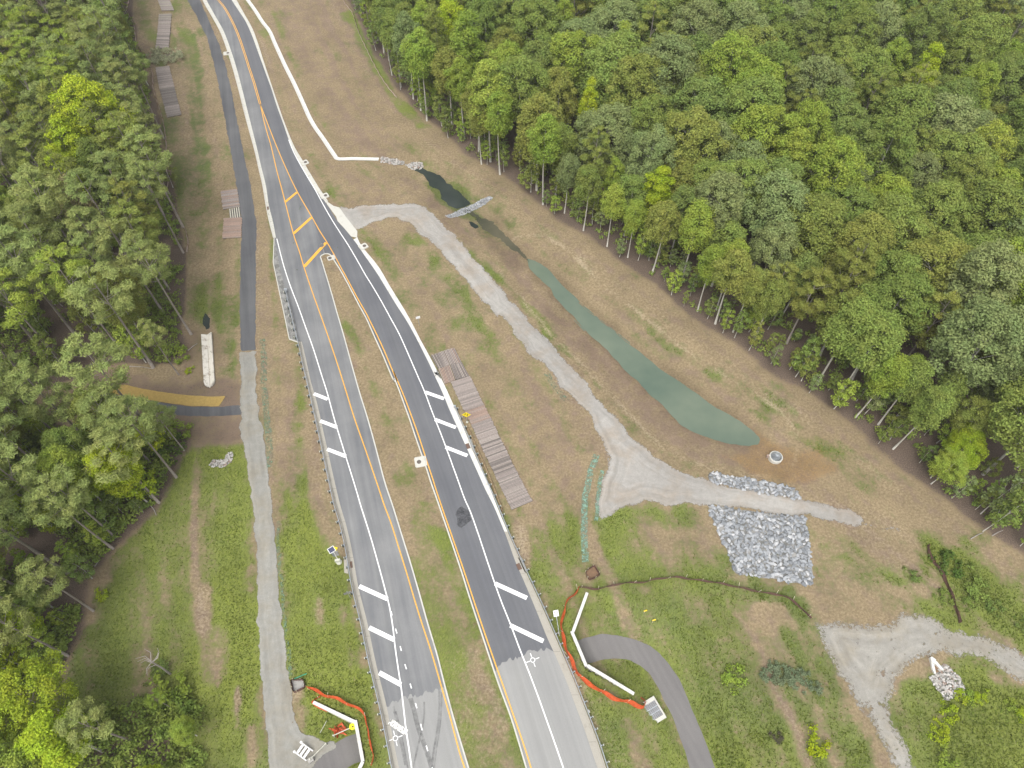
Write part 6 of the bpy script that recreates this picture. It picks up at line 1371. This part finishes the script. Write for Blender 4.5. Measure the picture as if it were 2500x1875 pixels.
# deadfall along the forest edges: each log its own thing
for i, (k, a_, b2, lb) in enumerate((('E',(820,765),(970,780),'thin fallen pole at the litter edge above the straw blanket'),('E',(1190,665),(1250,620),'short fallen branch beside the concrete flume'),('I',(955,0),(990,60),'pale fallen branch on the litter edge by the left lawn'),('I',(600,385),(630,345),'small fallen branch on the brown litter near the red patch'),('L',(1320,210),(1400,170),'grey fallen log at the right forest edge'),('L',(1455,190),(1525,155),'second grey fallen log at the right forest edge'),('I',(360,840),(400,890),'broken branch hanging at the left litter edge'))):
    A_, B_ = P(W(k, a_, b2)); tag(MB().tube([tuple(A_ + [0, 0, .1]), tuple((A_ + B_) / 2 + [0.1, 0.1, .2]), tuple(B_ + [0, 0, .1])], [0.09, 0.07, 0.05], 6).obj('fallen_branch', 'dead_wood'), lb, 'fallen branch')

# ------------------------------------------------------------------ grass blades as one mass
npr.seed(99)
def grass(npts, mind, hts, cols, name, cond):
    X = npr.uniform(-80, 80, npts * 5); Y = npr.uniform(4, 125, npts * 5)
    i = np.clip(np.searchsorted(AX, X), 0, len(AX) - 1); j = np.clip(np.searchsorted(AY, Y), 0, len(AY) - 1)
    c_, l_, li, pp = cov[i, j], lush[i, j], litter[i, j], soil[i, j]
    keep = (npr.rand(len(X)) < np.clip((c_ - 0.5) * 1.7, 0, 1)) & (li < 0.3)
    for Pg in (GPATH, GREENWAY, P(TRACK), P(LOT), P(RPATH), P(LPATH), np.vstack([gutL2_out, medL[::-1]]), np.vstack([medR, gutR_out2[::-1]]), POND):
        Pg = np.asarray(Pg)[:, :2]; k_ = np.where(keep)[0]; keep[k_] &= sdf(X[k_], Y[k_], Pg) < -0.15
    px_, py_ = proj(X, Y, 0); keep &= (px_ > -30) & (px_ < 2530) & (py_ > -30) & (py_ < 1905)
    k_ = np.where(keep)[0][:npts]; X, Y = X[k_], Y[k_]; Z = hz(X, Y); n = len(X)
    tall = fbm(X + 900, Y + 900, 6, 2, 55); right = (X > 25)
    hh = npr.uniform(0.08, 0.2, n) * (0.7 + tall) * np.where(right, 1.7, 1.0)
    a = npr.rand(n) * 6.283; wv = npr.uniform(0.04, 0.09, n); lean = npr.randn(n, 2) * 0.6 * hh[:, None]
    B0 = np.stack([X, Y, Z], 1); d = np.stack([np.cos(a) * wv, np.sin(a) * wv, np.zeros(n)], 1)
    T_ = B0 + np.column_stack([lean, hh]); V = np.stack([B0 - d, B0 + d, T_], 1).reshape(-1, 3)
    o = link(name, npmesh(name, V, np.arange(n * 3).reshape(n, 3), 'blade')); o.color = (0.115, 0.15, 0.028, 1)
    tag(o, 'short and tall green grass tufts growing on the verges', 'grass', kind='stuff')
grass(150000, 0, None, None, 'grass', None)

# ------------------------------------------------------------------ air
hb = MB().box((0, 96, 52.5), (7600, 7600, 115)).mesh('haze'); m = bpy.data.materials.new('haze'); m.use_nodes = True; t = m.node_tree; t.nodes.clear()
pv = t.nodes.new('ShaderNodeVolumePrincipled'); pv.inputs['Density'].default_value = 0.0002; pv.inputs['Color'].default_value = (0.97, 0.98, 0.97, 1); pv.inputs['Anisotropy'].default_value = 0.2
om = t.nodes.new('ShaderNodeOutputMaterial'); t.links.new(pv.outputs[0], om.inputs['Volume']); hb.materials.append(m)
tag(link('haze', hb), 'thin pale summer haze filling the air over the site', 'haze', kind='stuff')
